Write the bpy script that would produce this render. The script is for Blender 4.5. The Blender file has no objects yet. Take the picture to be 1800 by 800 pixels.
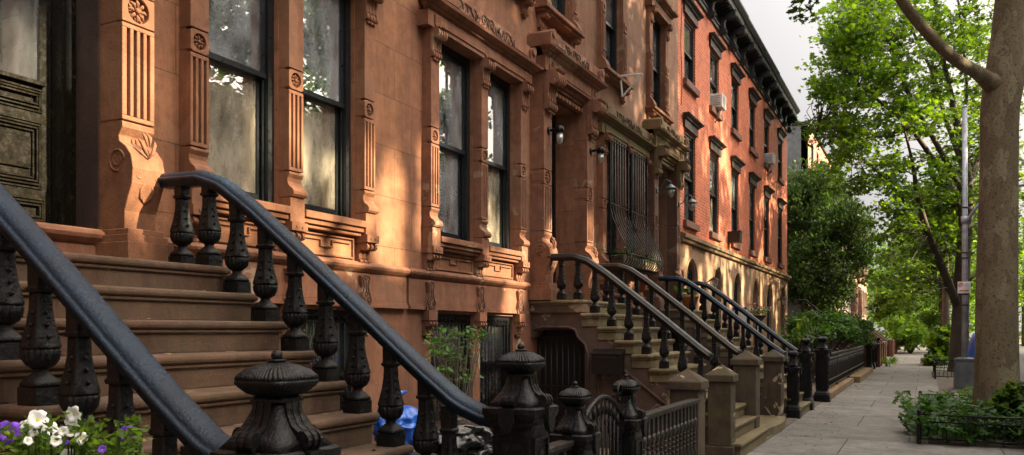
import bpy, math, random
import numpy as np
from mathutils import Vector, Matrix
R = math.radians
rnd = random.Random(7)
C = bpy.context.scene.collection
scene = bpy.context.scene

# ------------------------------------------------------------------ camera
THETA = math.atan(725 / 1475)
cam_d = bpy.data.cameras.new('camera')
cam = bpy.data.objects.new('camera', cam_d); C.objects.link(cam); scene.camera = cam
cam.location = (0, 0, 1.6)
cam.rotation_euler = (R(90), 0, -(R(90) - THETA))
cam_d.sensor_width = 36; cam_d.lens = 36 * 1475 / 1800
cam_d.shift_y = (582 - 400) / 1800
cam_d.clip_end = 3000; cam_d.clip_start = .05

# ------------------------------------------------------------------ light
SUN_AZ, SUN_EL = R(80), R(24)           # azimuth from the street axis (+x) towards the road (-y)
SV = Vector((math.cos(SUN_AZ) * math.cos(SUN_EL), -math.sin(SUN_AZ) * math.cos(SUN_EL), math.sin(SUN_EL)))
w = bpy.data.worlds.new('World'); scene.world = w; w.use_nodes = True
nt = w.node_tree; nt.nodes.clear()
sky = nt.nodes.new('ShaderNodeTexSky'); sky.sky_type = 'NISHITA'; sky.sun_disc = False
sky.sun_elevation = SUN_EL; sky.sun_rotation = R(90) + SUN_AZ; sky.dust_density = 3.0; sky.air_density = 1.2
tc = nt.nodes.new('ShaderNodeTexCoord')
no = nt.nodes.new('ShaderNodeTexNoise'); no.inputs['Scale'].default_value = 2.2; no.inputs['Detail'].default_value = 6
nt.links.new(tc.outputs['Generated'], no.inputs['Vector'])
rp = nt.nodes.new('ShaderNodeValToRGB')
rp.color_ramp.elements[0].position = .30; rp.color_ramp.elements[0].color = (.972, .972, .972, 1)
rp.color_ramp.elements[1].position = .62; rp.color_ramp.elements[1].color = (.99, .99, .99, 1)
nt.links.new(no.outputs['Fac'], rp.inputs['Fac'])
mx = nt.nodes.new('ShaderNodeMix'); mx.data_type = 'RGBA'
nt.links.new(rp.outputs['Color'], mx.inputs['Factor'])
nt.links.new(sky.outputs['Color'], mx.inputs['A'])
sx_ = nt.nodes.new('ShaderNodeSeparateXYZ'); nt.links.new(tc.outputs['Generated'], sx_.inputs[0])      # overcast: the zenith is brighter than the horizon
er = nt.nodes.new('ShaderNodeMapRange'); er.inputs['From Min'].default_value = 0; er.inputs['From Max'].default_value = .9; er.inputs['To Min'].default_value = 1.35; er.inputs['To Max'].default_value = 4.4
z2 = nt.nodes.new('ShaderNodeMath'); z2.operation = 'MULTIPLY'; nt.links.new(sx_.outputs['Z'], z2.inputs[0]); nt.links.new(sx_.outputs['Z'], z2.inputs[1]); nt.links.new(z2.outputs[0], er.inputs['Value'])
vm = nt.nodes.new('ShaderNodeVectorMath'); vm.operation = 'SCALE'; vm.inputs[0].default_value = (1, .99, 1.02)
cl = nt.nodes.new('ShaderNodeMapRange'); cl.inputs['From Min'].default_value = .3; cl.inputs['From Max'].default_value = .7; cl.inputs['To Min'].default_value = .86; cl.inputs['To Max'].default_value = 1.10
nt.links.new(no.outputs['Fac'], cl.inputs['Value']); mm = nt.nodes.new('ShaderNodeMath'); mm.operation = 'MULTIPLY'; nt.links.new(er.outputs[0], mm.inputs[0]); nt.links.new(cl.outputs[0], mm.inputs[1])
nt.links.new(mm.outputs[0], vm.inputs['Scale'])
dt = nt.nodes.new('ShaderNodeVectorMath'); dt.operation = 'DOT_PRODUCT'; nt.links.new(tc.outputs['Generated'], dt.inputs[0]); dt.inputs[1].default_value = (math.cos(R(68)) * math.cos(R(36)), -math.sin(R(68)) * math.cos(R(36)), math.sin(R(36)))      # added sky glow, set off the sun's direction to brighten the fronts
dm = nt.nodes.new('ShaderNodeMath'); dm.operation = 'MAXIMUM'; nt.links.new(dt.outputs['Value'], dm.inputs[0]); dm.inputs[1].default_value = 0
dp = nt.nodes.new('ShaderNodeMath'); dp.operation = 'POWER'; nt.links.new(dm.outputs[0], dp.inputs[0]); dp.inputs[1].default_value = 4
gv = nt.nodes.new('ShaderNodeVectorMath'); gv.operation = 'SCALE'; gv.inputs[0].default_value = (29, 25, 20.5); nt.links.new(dp.outputs[0], gv.inputs['Scale'])
ga = nt.nodes.new('ShaderNodeVectorMath'); ga.operation = 'ADD'; nt.links.new(vm.outputs[0], ga.inputs[0]); nt.links.new(gv.outputs[0], ga.inputs[1])
nt.links.new(ga.outputs[0], mx.inputs['B'])
bg = nt.nodes.new('ShaderNodeBackground'); bg.inputs['Strength'].default_value = .10
nt.links.new(mx.outputs['Result'], bg.inputs['Color'])
wo = nt.nodes.new('ShaderNodeOutputWorld'); nt.links.new(bg.outputs[0], wo.inputs[0])
sl = bpy.data.lights.new('sun', 'SUN'); sl.energy = 5.0; sl.angle = R(.7); sl.color = (1, .82, .54)
so = bpy.data.objects.new('sun', sl); C.objects.link(so); so.rotation_euler = SV.to_track_quat('Z', 'Y').to_euler()
scene.view_settings.view_transform = 'Standard'; scene.view_settings.look = 'None'
scene.view_settings.exposure = 1.95; scene.view_settings.gamma = 1
scene.render.resolution_x = 1024; scene.render.resolution_y = 455

# ------------------------------------------------------------------ node helpers
class NT:
    def __init__(s, name):
        s.m = bpy.data.materials.new(name); s.m.use_nodes = True
        s.t = s.m.node_tree; s.b = s.t.nodes['Principled BSDF']; s.out = s.t.nodes['Material Output']
    def n(s, kind, **kw):
        o = s.t.nodes.new(kind)
        for k, v in kw.items():
            if k in o.inputs: o.inputs[k].default_value = v
            else: setattr(o, k, v)
        return o
    def l(s, a, b): s.t.links.new(a, b)
    def pos(s):
        if not hasattr(s, '_p'): s._p = s.n('ShaderNodeNewGeometry')
        return s._p.outputs['Position']
    def objc(s):
        if not hasattr(s, '_o'): s._o = s.n('ShaderNodeTexCoord')
        return s._o.outputs['Object']
    def noise(s, scale, detail=4, rough=.55, vec=None, dist=0, stretch=None):
        v = vec or s.pos()
        if stretch:
            m = s.n('ShaderNodeMapping'); m.inputs['Scale'].default_value = stretch; s.l(v, m.inputs['Vector']); v = m.outputs[0]
        o = s.n('ShaderNodeTexNoise'); o.inputs['Scale'].default_value = scale; o.inputs['Detail'].default_value = detail
        o.inputs['Roughness'].default_value = rough; o.inputs['Distortion'].default_value = dist
        s.l(v, o.inputs['Vector']); return o.outputs['Fac']
    def ramp(s, fac, stops):
        r = s.n('ShaderNodeValToRGB'); e = r.color_ramp.elements
        while len(e) < len(stops): e.new(.5)
        for k, (p, c) in enumerate(stops):
            e[k].position = p; e[k].color = (*c, 1) if not isinstance(c, (int, float)) else (c, c, c, 1)
        s.l(fac, r.inputs['Fac']); return r.outputs['Color']
    def mix(s, fac, a, b, mode='MIX'):
        m = s.n('ShaderNodeMix', data_type='RGBA', blend_type=mode)
        for sock, v in (('Factor', fac), ('A', a), ('B', b)):
            if isinstance(v, (int, float)): m.inputs[sock].default_value = v
            elif isinstance(v, tuple): m.inputs[sock].default_value = (*v, 1)
            else: s.l(v, m.inputs[sock])
        return m.outputs['Result']
    def math(s, op, a, b=0):
        m = s.n('ShaderNodeMath', operation=op)
        for k, v in ((0, a), (1, b)):
            if isinstance(v, (int, float)): m.inputs[k].default_value = v
            else: s.l(v, m.inputs[k])
        return m.outputs[0]
    def wallvec(s):
        g = s.pos(); p = s.n('ShaderNodeSeparateXYZ'); s.l(g, p.inputs[0])
        q = s.n('ShaderNodeSeparateXYZ'); s.l(s._p.outputs['Normal'], q.inputs[0])
        ax = s.math('ABSOLUTE', q.outputs[0]); f = s.math('GREATER_THAN', ax, .7)
        a = s.math('MULTIPLY', p.outputs[1], f); b = s.math('MULTIPLY', p.outputs[0], s.math('SUBTRACT', 1, f))
        c = s.n('ShaderNodeCombineXYZ'); s.l(s.math('ADD', a, b), c.inputs[0]); s.l(p.outputs[2], c.inputs[1])
        return c.outputs[0]
    def bump(s, h, strength, dist=.01, prev=None):
        b = s.n('ShaderNodeBump'); b.inputs['Strength'].default_value = strength; b.inputs['Distance'].default_value = dist
        s.l(h, b.inputs['Height'])
        if prev is not None: s.l(prev, b.inputs['Normal'])
        return b.outputs[0]
    def fin(s, col=None, rough=None, nrm=None, **kw):
        for sock, v in (('Base Color', col), ('Roughness', rough)):
            if v is None: continue
            if isinstance(v, (int, float)): s.b.inputs[sock].default_value = v
            elif isinstance(v, tuple): s.b.inputs[sock].default_value = (*v, 1)
            else: s.l(v, s.b.inputs[sock])
        if nrm is not None: s.l(nrm, s.b.inputs['Normal'])
        for k, v in kw.items(): s.b.inputs[k.replace('_', ' ')].default_value = v
        return s.m

def stone_mat(name, base, joints=None, peel=0., moss=0., stain=.5):
    n = NT(name); base = (base[0] * .86, base[1] * .87, base[2] * .93); d = tuple(c * .50 for c in base); l = tuple(min(1, c * 1.35 + .01) for c in base)
    col = n.ramp(n.noise(1.1, 6, .6), [(.3, d), (.5, base), (.72, l)])
    col = n.mix(.55, col, n.ramp(n.noise(9, 6, .65), [(.3, d), (.52, base), (.75, l)]))
    col = n.mix(.45, col, n.ramp(n.noise(160, 3, .6), [(.35, .42), (.55, 1.), (.7, 1.35)]), 'MULTIPLY')
    st = n.ramp(n.noise(2.6, 7, .7, stretch=(1.6, 1.6, .35)), [(.46, 0.), (.66, stain)])
    col = n.mix(st, col, tuple(c * .35 for c in base))
    so = n.ramp(n.noise(1.7, 8, .78, stretch=(2.4, 2.4, .22)), [(.47, 0.), (.62, .55 * stain)])
    col = n.mix(so, col, tuple(c * .42 for c in base))
    rpz = n.ramp(n.noise(.9, 2, .4, dist=.3), [(.60, 0.), (.61, .28)]); col = n.mix(rpz, col, (base[0] * 1.05, base[1] * 1.35, base[2] * 1.6))
    if moss:
        mo = n.ramp(n.noise(4, 5, .7), [(.42, 0.), (.62, moss)]); col = n.mix(mo, col, (.13, .13, .035))
    h = n.math('ADD', n.noise(55, 5, .7), n.math('MULTIPLY', n.noise(11, 5, .7), 1.2))
    if peel:
        pf = n.noise(2.1, 5, .62, dist=.6); pm = n.ramp(pf, [(.615, 0.), (.63, peel)])
        col = n.mix(pm, col, (.46, .36, .24))
        h = n.math('SUBTRACT', h, n.math('MULTIPLY', n.ramp(pf, [(.615, 0.), (.63, 1.)]), .8))
    nr = None
    if joints:
        bw, bh, off = joints
        b = n.n('ShaderNodeTexBrick'); b.offset = .5
        for k, v in (('Scale', 1.), ('Mortar Size', .0035), ('Mortar Smooth', .2), ('Bias', 0.), ('Brick Width', bw), ('Row Height', bh)): b.inputs[k].default_value = v
        mp = n.n('ShaderNodeMapping'); mp.inputs['Location'].default_value = (off, .13, 0); n.l(n.wallvec(), mp.inputs[0]); n.l(mp.outputs[0], b.inputs['Vector'])
        b.inputs['Color1'].default_value = (.86, .86, .86, 1); b.inputs['Color2'].default_value = (1.1, 1.1, 1.1, 1); b.inputs['Mortar'].default_value = (.42, .4, .38, 1)
        col = n.mix(1., col, b.outputs['Color'], 'MULTIPLY')
        nr = n.bump(b.outputs['Fac'], .6, -.008)
    nr = n.bump(h, .5, .009, nr)
    return n.fin(col, .88, nr)

M = {}
M['brown_a'] = stone_mat('brownstone_a', (.365, .155, .070), joints=(1.15, .52, .1), peel=.0)
M['brown_a_low'] = stone_mat('brownstone_a_low', (.36, .15, .075), joints=(1.75, 5, .4), peel=.55, stain=.6)
M['brown_b'] = stone_mat('brownstone_b', (.33, .142, .072), joints=(1.15, .52, .35))
M['brown_b_low'] = stone_mat('brownstone_b_low', (.32, .135, .072), joints=(1.75, 5, .9), peel=.75, stain=.6)
M['brown_c'] = stone_mat('brownstone_c', (.31, .15, .085), joints=(1.15, .52, .6), peel=.35)
M['trim_a'] = stone_mat('carved_brownstone', (.325, .135, .062), stain=.6)
M['trim_b'] = stone_mat('carved_brownstone_b', (.31, .13, .068), peel=.35, stain=.6)
M['trim_c'] = stone_mat('mossy_brownstone', (.27, .145, .08), moss=.75, stain=.6)
M['trim_dark'] = stone_mat('door_surround_stone', (.19, .088, .055), peel=.3, stain=.6)
M['jamb_shade'] = stone_mat('shaded_jamb_stone', (.075, .038, .028), stain=.6)  # dark colour stands in for the shade on the door reveal
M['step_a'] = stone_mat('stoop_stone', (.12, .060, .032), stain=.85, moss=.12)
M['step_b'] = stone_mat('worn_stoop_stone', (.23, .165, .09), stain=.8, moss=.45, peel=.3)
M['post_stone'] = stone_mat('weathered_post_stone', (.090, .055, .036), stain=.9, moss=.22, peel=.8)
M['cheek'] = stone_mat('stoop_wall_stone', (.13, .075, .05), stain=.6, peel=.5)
M['step_far'] = stone_mat('far_stoop_stone', (.22, .10, .06), stain=.5)
M['sill_red'] = stone_mat('window_stone', (.24, .115, .075))
M['ashlar'] = stone_mat('basement_ashlar', (.41, .24, .13), joints=(.78, .43, .2), stain=.25)
M['band'] = stone_mat('band_course_stone', (.30, .18, .09), moss=.3)
M['stucco'] = stone_mat('grey_stucco', (.34, .37, .36), stain=.3)
M['groove_shade'] = stone_mat('carving_line_shade', (.085, .040, .025), stain=.3)  # dark tone paints the shade that incised lines would hold

def brick_mat(name, c1, c2, mortar, bw=.21, bh=.075):
    n = NT(name); b = n.n('ShaderNodeTexBrick')
    for k, v in (('Scale', 1.), ('Mortar Size', .009), ('Mortar Smooth', .3), ('Bias', 0.), ('Brick Width', bw), ('Row Height', bh)): b.inputs[k].default_value = v
    b.inputs['Color1'].default_value = (*c1, 1); b.inputs['Color2'].default_value = (*c2, 1); b.inputs['Mortar'].default_value = (*mortar, 1)
    n.l(n.wallvec(), b.inputs['Vector'])
    col = n.mix(.6, b.outputs['Color'], n.ramp(n.noise(.9, 6, .65), [(.3, .6), (.55, 1.), (.75, 1.2)]), 'MULTIPLY')
    col = n.mix(.4, col, n.ramp(n.noise(6, 5, .7, stretch=(1, 1, .3)), [(.35, .55), (.6, 1.05)]), 'MULTIPLY')
    return n.fin(col, .85, n.bump(n.noise(70, 3), .3, .003, n.bump(b.outputs['Fac'], .9, -.012)))
M['red_brick'] = brick_mat('red_brick', (.74, .165, .065), (.52, .10, .042), (.62, .36, .24))
M['pink_brick'] = brick_mat('weathered_brick', (.42, .17, .11), (.33, .12, .08), (.35, .25, .2), .3, .11)

def paint_mat(name, col, rough=.4, wear=None, bump=.25, metallic=0., scale=40, bd=.004):
    n = NT(name); c = col
    cc = n.ramp(n.noise(3.5, 6, .65), [(.3, tuple(x * .6 for x in c)), (.7, tuple(x * 1.35 for x in c))])
    if wear:
        cc = n.mix(n.ramp(n.noise(14, 7, .75), [(.56, 0.), (.66, .8)]), cc, wear)
    rr = n.ramp(n.noise(20, 5, .7), [(.3, rough * .7), (.7, min(1, rough * 1.5))])
    return n.fin(cc, rr, n.bump(n.noise(scale, 5, .7), bump, bd), Metallic=metallic)
M['iron'] = paint_mat('black_painted_iron', (.0045, .0045, .0055), .30, (.028, .022, .018), 1., scale=45, bd=.008)
M['iron_rail'] = paint_mat('blue_black_rail_paint', (.009, .024, .046), .28, (.004, .006, .009), 1., scale=75, bd=.007)
M['iron_rail'].node_tree.nodes['Principled BSDF'].inputs['Specular IOR Level'].default_value = .32
M['rail_brown'] = paint_mat('worn_brown_rail_paint', (.024, .014, .010), .36, (.08, .05, .035), .5, scale=90)
M['rail_grey'] = paint_mat('worn_dark_rail_paint', (.010, .009, .0085), .38, (.05, .038, .03), .5, scale=90)
M['iron'].node_tree.nodes['Principled BSDF'].inputs['Specular IOR Level'].default_value = .28
M['fence_iron'] = paint_mat('weathered_fence_iron', (.018, .015, .013), .42, (.10, .075, .055), .8, scale=60)
M['door'] = paint_mat('dark_varnished_door', (.007, .0055, .003), .22, (.030, .023, .009), .3, scale=25)
M['door_black'] = paint_mat('black_door_paint', (.010, .009, .009), .35)
M['frame'] = paint_mat('black_window_paint', (.010, .013, .016), .32)
M['cornice'] = paint_mat('dark_cornice_paint', (.022, .023, .027), .5, (.045, .045, .05), .3)
M['cornice_green'] = paint_mat('green_black_cornice_paint', (.028, .04, .036), .5, (.055, .06, .055), .3)
M['hood'] = paint_mat('dark_lintel_paint', (.045, .030, .026), .6)
M['white'] = paint_mat('white_painted_metal', (.72, .72, .68), .5)
M['grey_metal'] = paint_mat('galvanised_steel', (.34, .36, .40), .4, metallic=.5)
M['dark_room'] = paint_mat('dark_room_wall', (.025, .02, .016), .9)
M['curtain'] = paint_mat('pale_curtain', (.24, .22, .17), .95, scale=30)
M['terracotta'] = paint_mat('terracotta', (.42, .16, .08), .8)
M['pot_brown'] = paint_mat('brown_planter', (.13, .06, .04), .7)
M['blue_bag'] = paint_mat('blue_plastic_film', (.02, .11, .48), .3, bump=.35, scale=9)
M['black_bag'] = paint_mat('black_plastic_film', (.012, .012, .014), .22, bump=.35, scale=9)
M['green_bag'] = paint_mat('green_plastic_film', (.02, .16, .06), .3, bump=.9, scale=14)
M['bin'] = paint_mat('dark_bin_plastic', (.02, .021, .024), .55)
M['car_blue'] = paint_mat('blue_car_paint', (.01, .09, .38), .2, bump=0.)
M['tarp'] = paint_mat('blue_tarpaulin', (.015, .12, .60), .45, bump=.8, scale=8)
M['rubber'] = paint_mat('tyre_rubber', (.02, .02, .02), .8)
M['red'] = paint_mat('red_sign_paint', (.60, .04, .02), .5)
M['sign_white'] = paint_mat('white_sign_face', (.75, .74, .70), .5)
M['lamp_glass_grey'] = paint_mat('grey_lamp_metal', (.10, .11, .12), .4)
M['asphalt'] = paint_mat('asphalt', (.05, .05, .05), .9, scale=200)
M['soil'] = paint_mat('soil', (.06, .042, .028), .95, scale=60)
M['bark_dark'] = paint_mat('dark_bark', (.075, .055, .040), .9, (.11, .09, .06), 1., scale=22)
M['petal_white'] = paint_mat('white_petals', (.85, .85, .82), .6, bump=.1)
M['petal_purple'] = paint_mat('purple_petals', (.20, .05, .62), .6, bump=.1)
M['petal_pink'] = paint_mat('pink_petals', (.55, .06, .20), .6, bump=.1)
M['petal_yellow'] = paint_mat('yellow_flower_throat', (.65, .55, .08), .6, bump=.1)

def bark_mat():
    n = NT('plane_tree_bark'); v = n.objc()
    mp = n.n('ShaderNodeMapping'); mp.inputs['Scale'].default_value = (1, 1, .45); n.l(v, mp.inputs[0]); v2 = mp.outputs[0]
    vo = n.n('ShaderNodeTexVoronoi'); vo.inputs['Scale'].default_value = 6.5; vo.inputs['Randomness'].default_value = 1
    wv = n.n('ShaderNodeTexNoise'); wv.inputs['Scale'].default_value = 6; wv.inputs['Detail'].default_value = 5; n.l(v2, wv.inputs['Vector'])
    md = n.n('ShaderNodeMix', data_type='VECTOR') if False else n.n('ShaderNodeVectorMath', operation='MULTIPLY_ADD'); n.l(wv.outputs['Color'], md.inputs[0]); md.inputs[1].default_value = (.32, .32, .32); n.l(v2, md.inputs[2]); n.l(md.outputs[0], vo.inputs['Vector'])
    sp = n.n('ShaderNodeSeparateColor'); n.l(vo.outputs['Color'], sp.inputs[0])
    col = n.ramp(sp.outputs[0], [(0., (0.123, 0.090, 0.055)), (.45, (0.174, 0.133, 0.080)), (.7, (0.225, 0.181, 0.109)), (.86, (0.312, 0.275, 0.174)), (1., (0.145, 0.123, 0.087))])
    col = n.mix(.38, col, n.ramp(n.noise(3.2, 6, .7, v2), [(.3, (0.102, 0.072, 0.043)), (.55, (0.203, 0.160, 0.094)), (.75, (0.304, 0.261, 0.160))]))
    col = n.mix(n.ramp(n.noise(28, 4, .7, v), [(.54, 0.), (.62, .85)]), col, (0.058, 0.043, 0.029))
    return n.fin(col, .88, n.bump(n.noise(45, 5, .7, v), .8, .008, n.bump(sp.outputs[0], .6, .010)))
M['bark'] = bark_mat()

def leaf_mat(name, a, b, trans=.5, warm=None):
    n = NT(name); g = n.n('ShaderNodeNewGeometry')
    col = n.ramp(g.outputs['Random Per Island'], [(0., a), (.6, b), (1., tuple(min(1, x * 1.35) for x in b))])
    big = n.ramp(n.noise(.55, 3), [(.35, .45), (.65, 1.2)])
    col = n.mix(1., col, big, 'MULTIPLY')
    n.fin(col, .5)
    n.b.inputs['Specular IOR Level'].default_value = .35
    tr = n.n('ShaderNodeBsdfTranslucent'); tcol = n.mix(1., col, warm or (1.9, 1.9, .55), 'MULTIPLY'); n.l(tcol, tr.inputs['Color'])
    ms = n.n('ShaderNodeMixShader'); ms.inputs[0].default_value = trans
    n.l(n.b.outputs[0], ms.inputs[1]); n.l(tr.outputs[0], ms.inputs[2]); n.l(ms.outputs[0], n.out.inputs[0])
    return n.m
M['leaf_maple'] = leaf_mat('maple_leaves', (.020, .054, .014), (.062, .122, .022), .55, (3.4, 2.9, .5))
M['leaf_dark'] = leaf_mat('dark_leaves', (.026, .065, .020), (.055, .115, .028), .35)
M['leaf_willow'] = leaf_mat('narrow_leaves', (.022, .056, .024), (.060, .110, .036), .42)
M['leaf_bright'] = leaf_mat('bright_leaves', (.055, .125, .020), (.12, .20, .03), .5)
M['leaf_cover'] = leaf_mat('ground_cover_leaves', (.028, .085, .018), (.06, .14, .028), .35)
M['litter'] = paint_mat('dry_leaf', (.22, .15, .06), .8)

def glass_mat(name, dust_or_sky_haze=.12, tint=(.5, .47, .4)):
    n = NT(name); n.t.nodes.remove(n.b)
    tr = n.n('ShaderNodeBsdfTransparent'); gl = n.n('ShaderNodeBsdfGlossy'); gl.inputs['Roughness'].default_value = .008
    fr = n.n('ShaderNodeFresnel'); fr.inputs['IOR'].default_value = 4.6
    ms = n.n('ShaderNodeMixShader'); n.l(fr.outputs[0], ms.inputs[0]); n.l(tr.outputs[0], ms.inputs[1]); n.l(gl.outputs[0], ms.inputs[2])
    di = n.n('ShaderNodeBsdfDiffuse'); di.inputs['Color'].default_value = (*tint, 1)
    m2 = n.n('ShaderNodeMixShader'); f = n.ramp(n.noise(3.5, 5, .6, stretch=(1.2, 1.2, .5)), [(.36, dust_or_sky_haze * .25), (.66, dust_or_sky_haze * 1.7)])
    n.l(f, m2.inputs[0]); n.l(ms.outputs[0], m2.inputs[1]); n.l(di.outputs[0], m2.inputs[2]); n.l(m2.outputs[0], n.out.inputs[0])
    return n.m
M['glass'] = glass_mat('window_glass', .10, (.6, .62, .65)); M['glass_sky_haze'] = glass_mat('sky_haze_glass', .18, (.70, .74, .80)); M['glass_dusty'] = glass_mat('dusty_window_glass', .34, (.52, .47, .37))  # upper panes: pale blue film mixed in to imitate reflected sky
M['glass_clear'] = glass_mat('lamp_glass', .2, (.8, .8, .75))

def pave_mat():
    n = NT('sidewalk_flagstones'); b = n.n('ShaderNodeTexBrick'); b.offset = .42
    for k, v in (('Scale', 1.), ('Mortar Size', .008), ('Mortar Smooth', .3), ('Bias', 0.), ('Brick Width', 1.95), ('Row Height', 1.95)): b.inputs[k].default_value = v
    mp = n.n('ShaderNodeMapping'); mp.inputs['Rotation'].default_value = (0, 0, R(90)); mp.inputs['Location'].default_value = (.2, .3, 0)
    n.l(n.pos(), mp.inputs[0]); n.l(mp.outputs[0], b.inputs['Vector'])
    b.inputs['Color1'].default_value = (.140, .134, .122, 1); b.inputs['Color2'].default_value = (.200, .192, .176, 1); b.inputs['Mortar'].default_value = (.06, .055, .045, 1)
    col = n.mix(.9, b.outputs['Color'], n.ramp(n.noise(1.6, 8, .75), [(.3, .42), (.52, 1.), (.72, 1.5)]), 'MULTIPLY')
    col = n.mix(.7, col, n.ramp(n.noise(60, 4, .6), [(.35, .6), (.65, 1.3)]), 'MULTIPLY')
    col = n.mix(n.ramp(n.noise(4.5, 7, .75), [(.52, 0.), (.68, .75)]), col, (.07, .052, .035))
    return n.fin(col, .8, n.bump(n.noise(60, 5, .7), .4, .004, n.bump(b.outputs['Fac'], 1., -.015)))
M['pave'] = pave_mat()
M['pave_brick'] = brick_mat('paving_brick', (.26, .11, .07), (.19, .09, .06), (.10, .08, .06))
n_ = NT('yard_concrete'); M['yard'] = n_.fin(n_.ramp(n_.noise(2, 6, .7), [(.3, (.08, .06, .045)), (.7, (.16, .125, .095))]), .9, n_.bump(n_.noise(50, 5), .5, .01))

# ------------------------------------------------------------------ mesh builder
def circ(n, r=1, ph=0): return [(r * math.cos(2 * math.pi * k / n + ph), r * math.sin(2 * math.pi * k / n + ph)) for k in range(n)]
class MB:
    def __init__(s): s.v = []; s.f = []; s.sm = []
    def add(s, vs, fs, sm=False):
        o = len(s.v); s.v += [tuple(p) for p in vs]; s.f += [tuple(i + o for i in f) for f in fs]; s.sm += [sm] * len(fs); return s
    def box(s, x0, x1, y0, y1, z0, z1):
        if x0 > x1: x0, x1 = x1, x0
        if y0 > y1: y0, y1 = y1, y0
        if z0 > z1: z0, z1 = z1, z0
        v = [(x0, y0, z0), (x1, y0, z0), (x1, y1, z0), (x0, y1, z0), (x0, y0, z1), (x1, y0, z1), (x1, y1, z1), (x0, y1, z1)]
        return s.add(v, [(0, 3, 2, 1), (4, 5, 6, 7), (0, 1, 5, 4), (1, 2, 6, 5), (2, 3, 7, 6), (3, 0, 4, 7)])
    def prism(s, pts, a, b, fr, sm=False):       # pts 2-D outline, fr(u, v, w) -> xyz, extruded w = a..b
        n = len(pts); v = [fr(u, q, a) for u, q in pts] + [fr(u, q, b) for u, q in pts]
        s.add(v, [tuple(range(n))[::-1], tuple(range(n, 2 * n))])
        o = len(s.v) - 2 * n
        for k in range(n): s.f.append((o + k, o + (k + 1) % n, o + n + (k + 1) % n, o + n + k)); s.sm.append(sm)
        return s
    def loft(s, rings, caps=True, sm=True):
        n = len(rings[0]); o = len(s.v)
        for r in rings: s.v += [tuple(p) for p in r]
        for j in range(len(rings) - 1):
            for k in range(n):
                a = o + j * n + k; b = o + j * n + (k + 1) % n
                s.f.append((a, b, b + n, a + n)); s.sm.append(sm)
        if caps:
            s.f.append(tuple(o + k for k in range(n))[::-1]); s.sm.append(False)
            s.f.append(tuple(o + (len(rings) - 1) * n + k for k in range(n))); s.sm.append(False)
        return s
    def tube(s, pts, r, n=8, sm=True, caps=True):
        pts = [Vector(p) for p in pts]; rr = r if isinstance(r, (list, tuple)) else [r] * len(pts)
        rings = []; up = None
        for k, p in enumerate(pts):
            t = (pts[min(k + 1, len(pts) - 1)] - pts[max(k - 1, 0)])
            if t.length < 1e-9: t = Vector((0, 0, 1))
            t.normalize()
            if up is None: up = t.orthogonal().normalized()
            a = (up - t * up.dot(t))
            if a.length < 1e-6: a = t.orthogonal()
            a.normalize(); up = a; b = t.cross(a)
            rings.append([p + (a * c + b * d) * rr[k] for c, d in circ(n)])
        return s.loft(rings, caps, sm)
    def sq(s, prof, x, y, z, n=32, rot=0, sm=True):   # prof: (z, half width, squareness p, lobes, amplitude)
        rings = []
        for row in prof:
            h, r, p = row[:3]; lob, amp = (row[3], row[4]) if len(row) > 3 else (0, 0)
            ring = []
            for k in range(n):
                t = 2 * math.pi * k / n + math.pi / n * 0
                c, d = abs(math.cos(t)), abs(math.sin(t)); q = r / ((c ** p + d ** p) ** (1 / p))
                if lob: q *= 1 + amp * math.cos(lob * t)
                ring.append((x + q * math.cos(t + rot), y + q * math.sin(t + rot), z + h))
            rings.append(ring)
        return s.loft(rings, True, sm)
    def ball(s, x, y, z, r, n=8, m=6, sz=1):
        return s.loft([[(x + r * math.sin(math.pi * (j + .02) / (m + .04)) * c, y + r * math.sin(math.pi * (j + .02) / (m + .04)) * d, z - r * sz * math.cos(math.pi * (j + .02) / (m + .04))) for c, d in circ(n)] for j in range(m + 1)])
    def build(s, name, mat, parent=None, bevel=0, seg=2, auto=False, org=None):
        me = bpy.data.meshes.new(name)
        o0 = Vector(parent_loc(parent)) if parent else Vector(org or (0, 0, 0))
        me.from_pydata([(a - o0.x, b - o0.y, c - o0.z) for a, b, c in s.v], [], s.f)
        me.polygons.foreach_set('use_smooth', s.sm)
        me.materials.append(M[mat] if isinstance(mat, str) else mat); me.update()
        o = bpy.data.objects.new(name, me); C.objects.link(o)
        if parent: o.parent = parent
        else: o.location = o0
        if bevel:
            b = o.modifiers.new('bevel', 'BEVEL'); b.width = bevel; b.segments = seg; b.limit_method = 'ANGLE'; b.angle_limit = R(40)
        return o
def parent_loc(p):
    l = Vector((0, 0, 0))
    while p: l = l + p.location; p = p.parent
    return l
LABELS = set()
def tag(o, label, cat, group=None, kind=None):
    o['label'] = label; o['category'] = cat
    if group: o['group'] = group
    if kind: o['kind'] = kind
    return o
def thing(name, label, cat, loc=(0, 0, 0), group=None):
    o = bpy.data.objects.new(name, None); C.objects.link(o); o.location = loc; o.empty_display_size = .1
    return tag(o, label, cat, group)
def struct(name, mb, mat):
    o = mb.build(name, mat); o['kind'] = 'structure'; return o
def cp(o, loc, parent):
    c = o.copy(); C.objects.link(c); c.parent = parent; c.location = Vector(loc) - parent_loc(parent); return c
def dup(root, loc, label, group=None):
    r = root.copy(); C.objects.link(r); r.location = loc; r['label'] = label
    if group: r['group'] = group
    for ch in root.children:
        c = ch.copy(); C.objects.link(c); c.parent = r
        for g in ch.children:
            d = g.copy(); C.objects.link(d); d.parent = c
    return r
XF = lambda x, y, z: (x, y, z)
YZ = lambda u, v, w: (w, u, v)            # outline in (y, z), extruded along x
XZ = lambda u, v, w: (u, w, v)            # outline in (x, z), extruded along y
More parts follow.
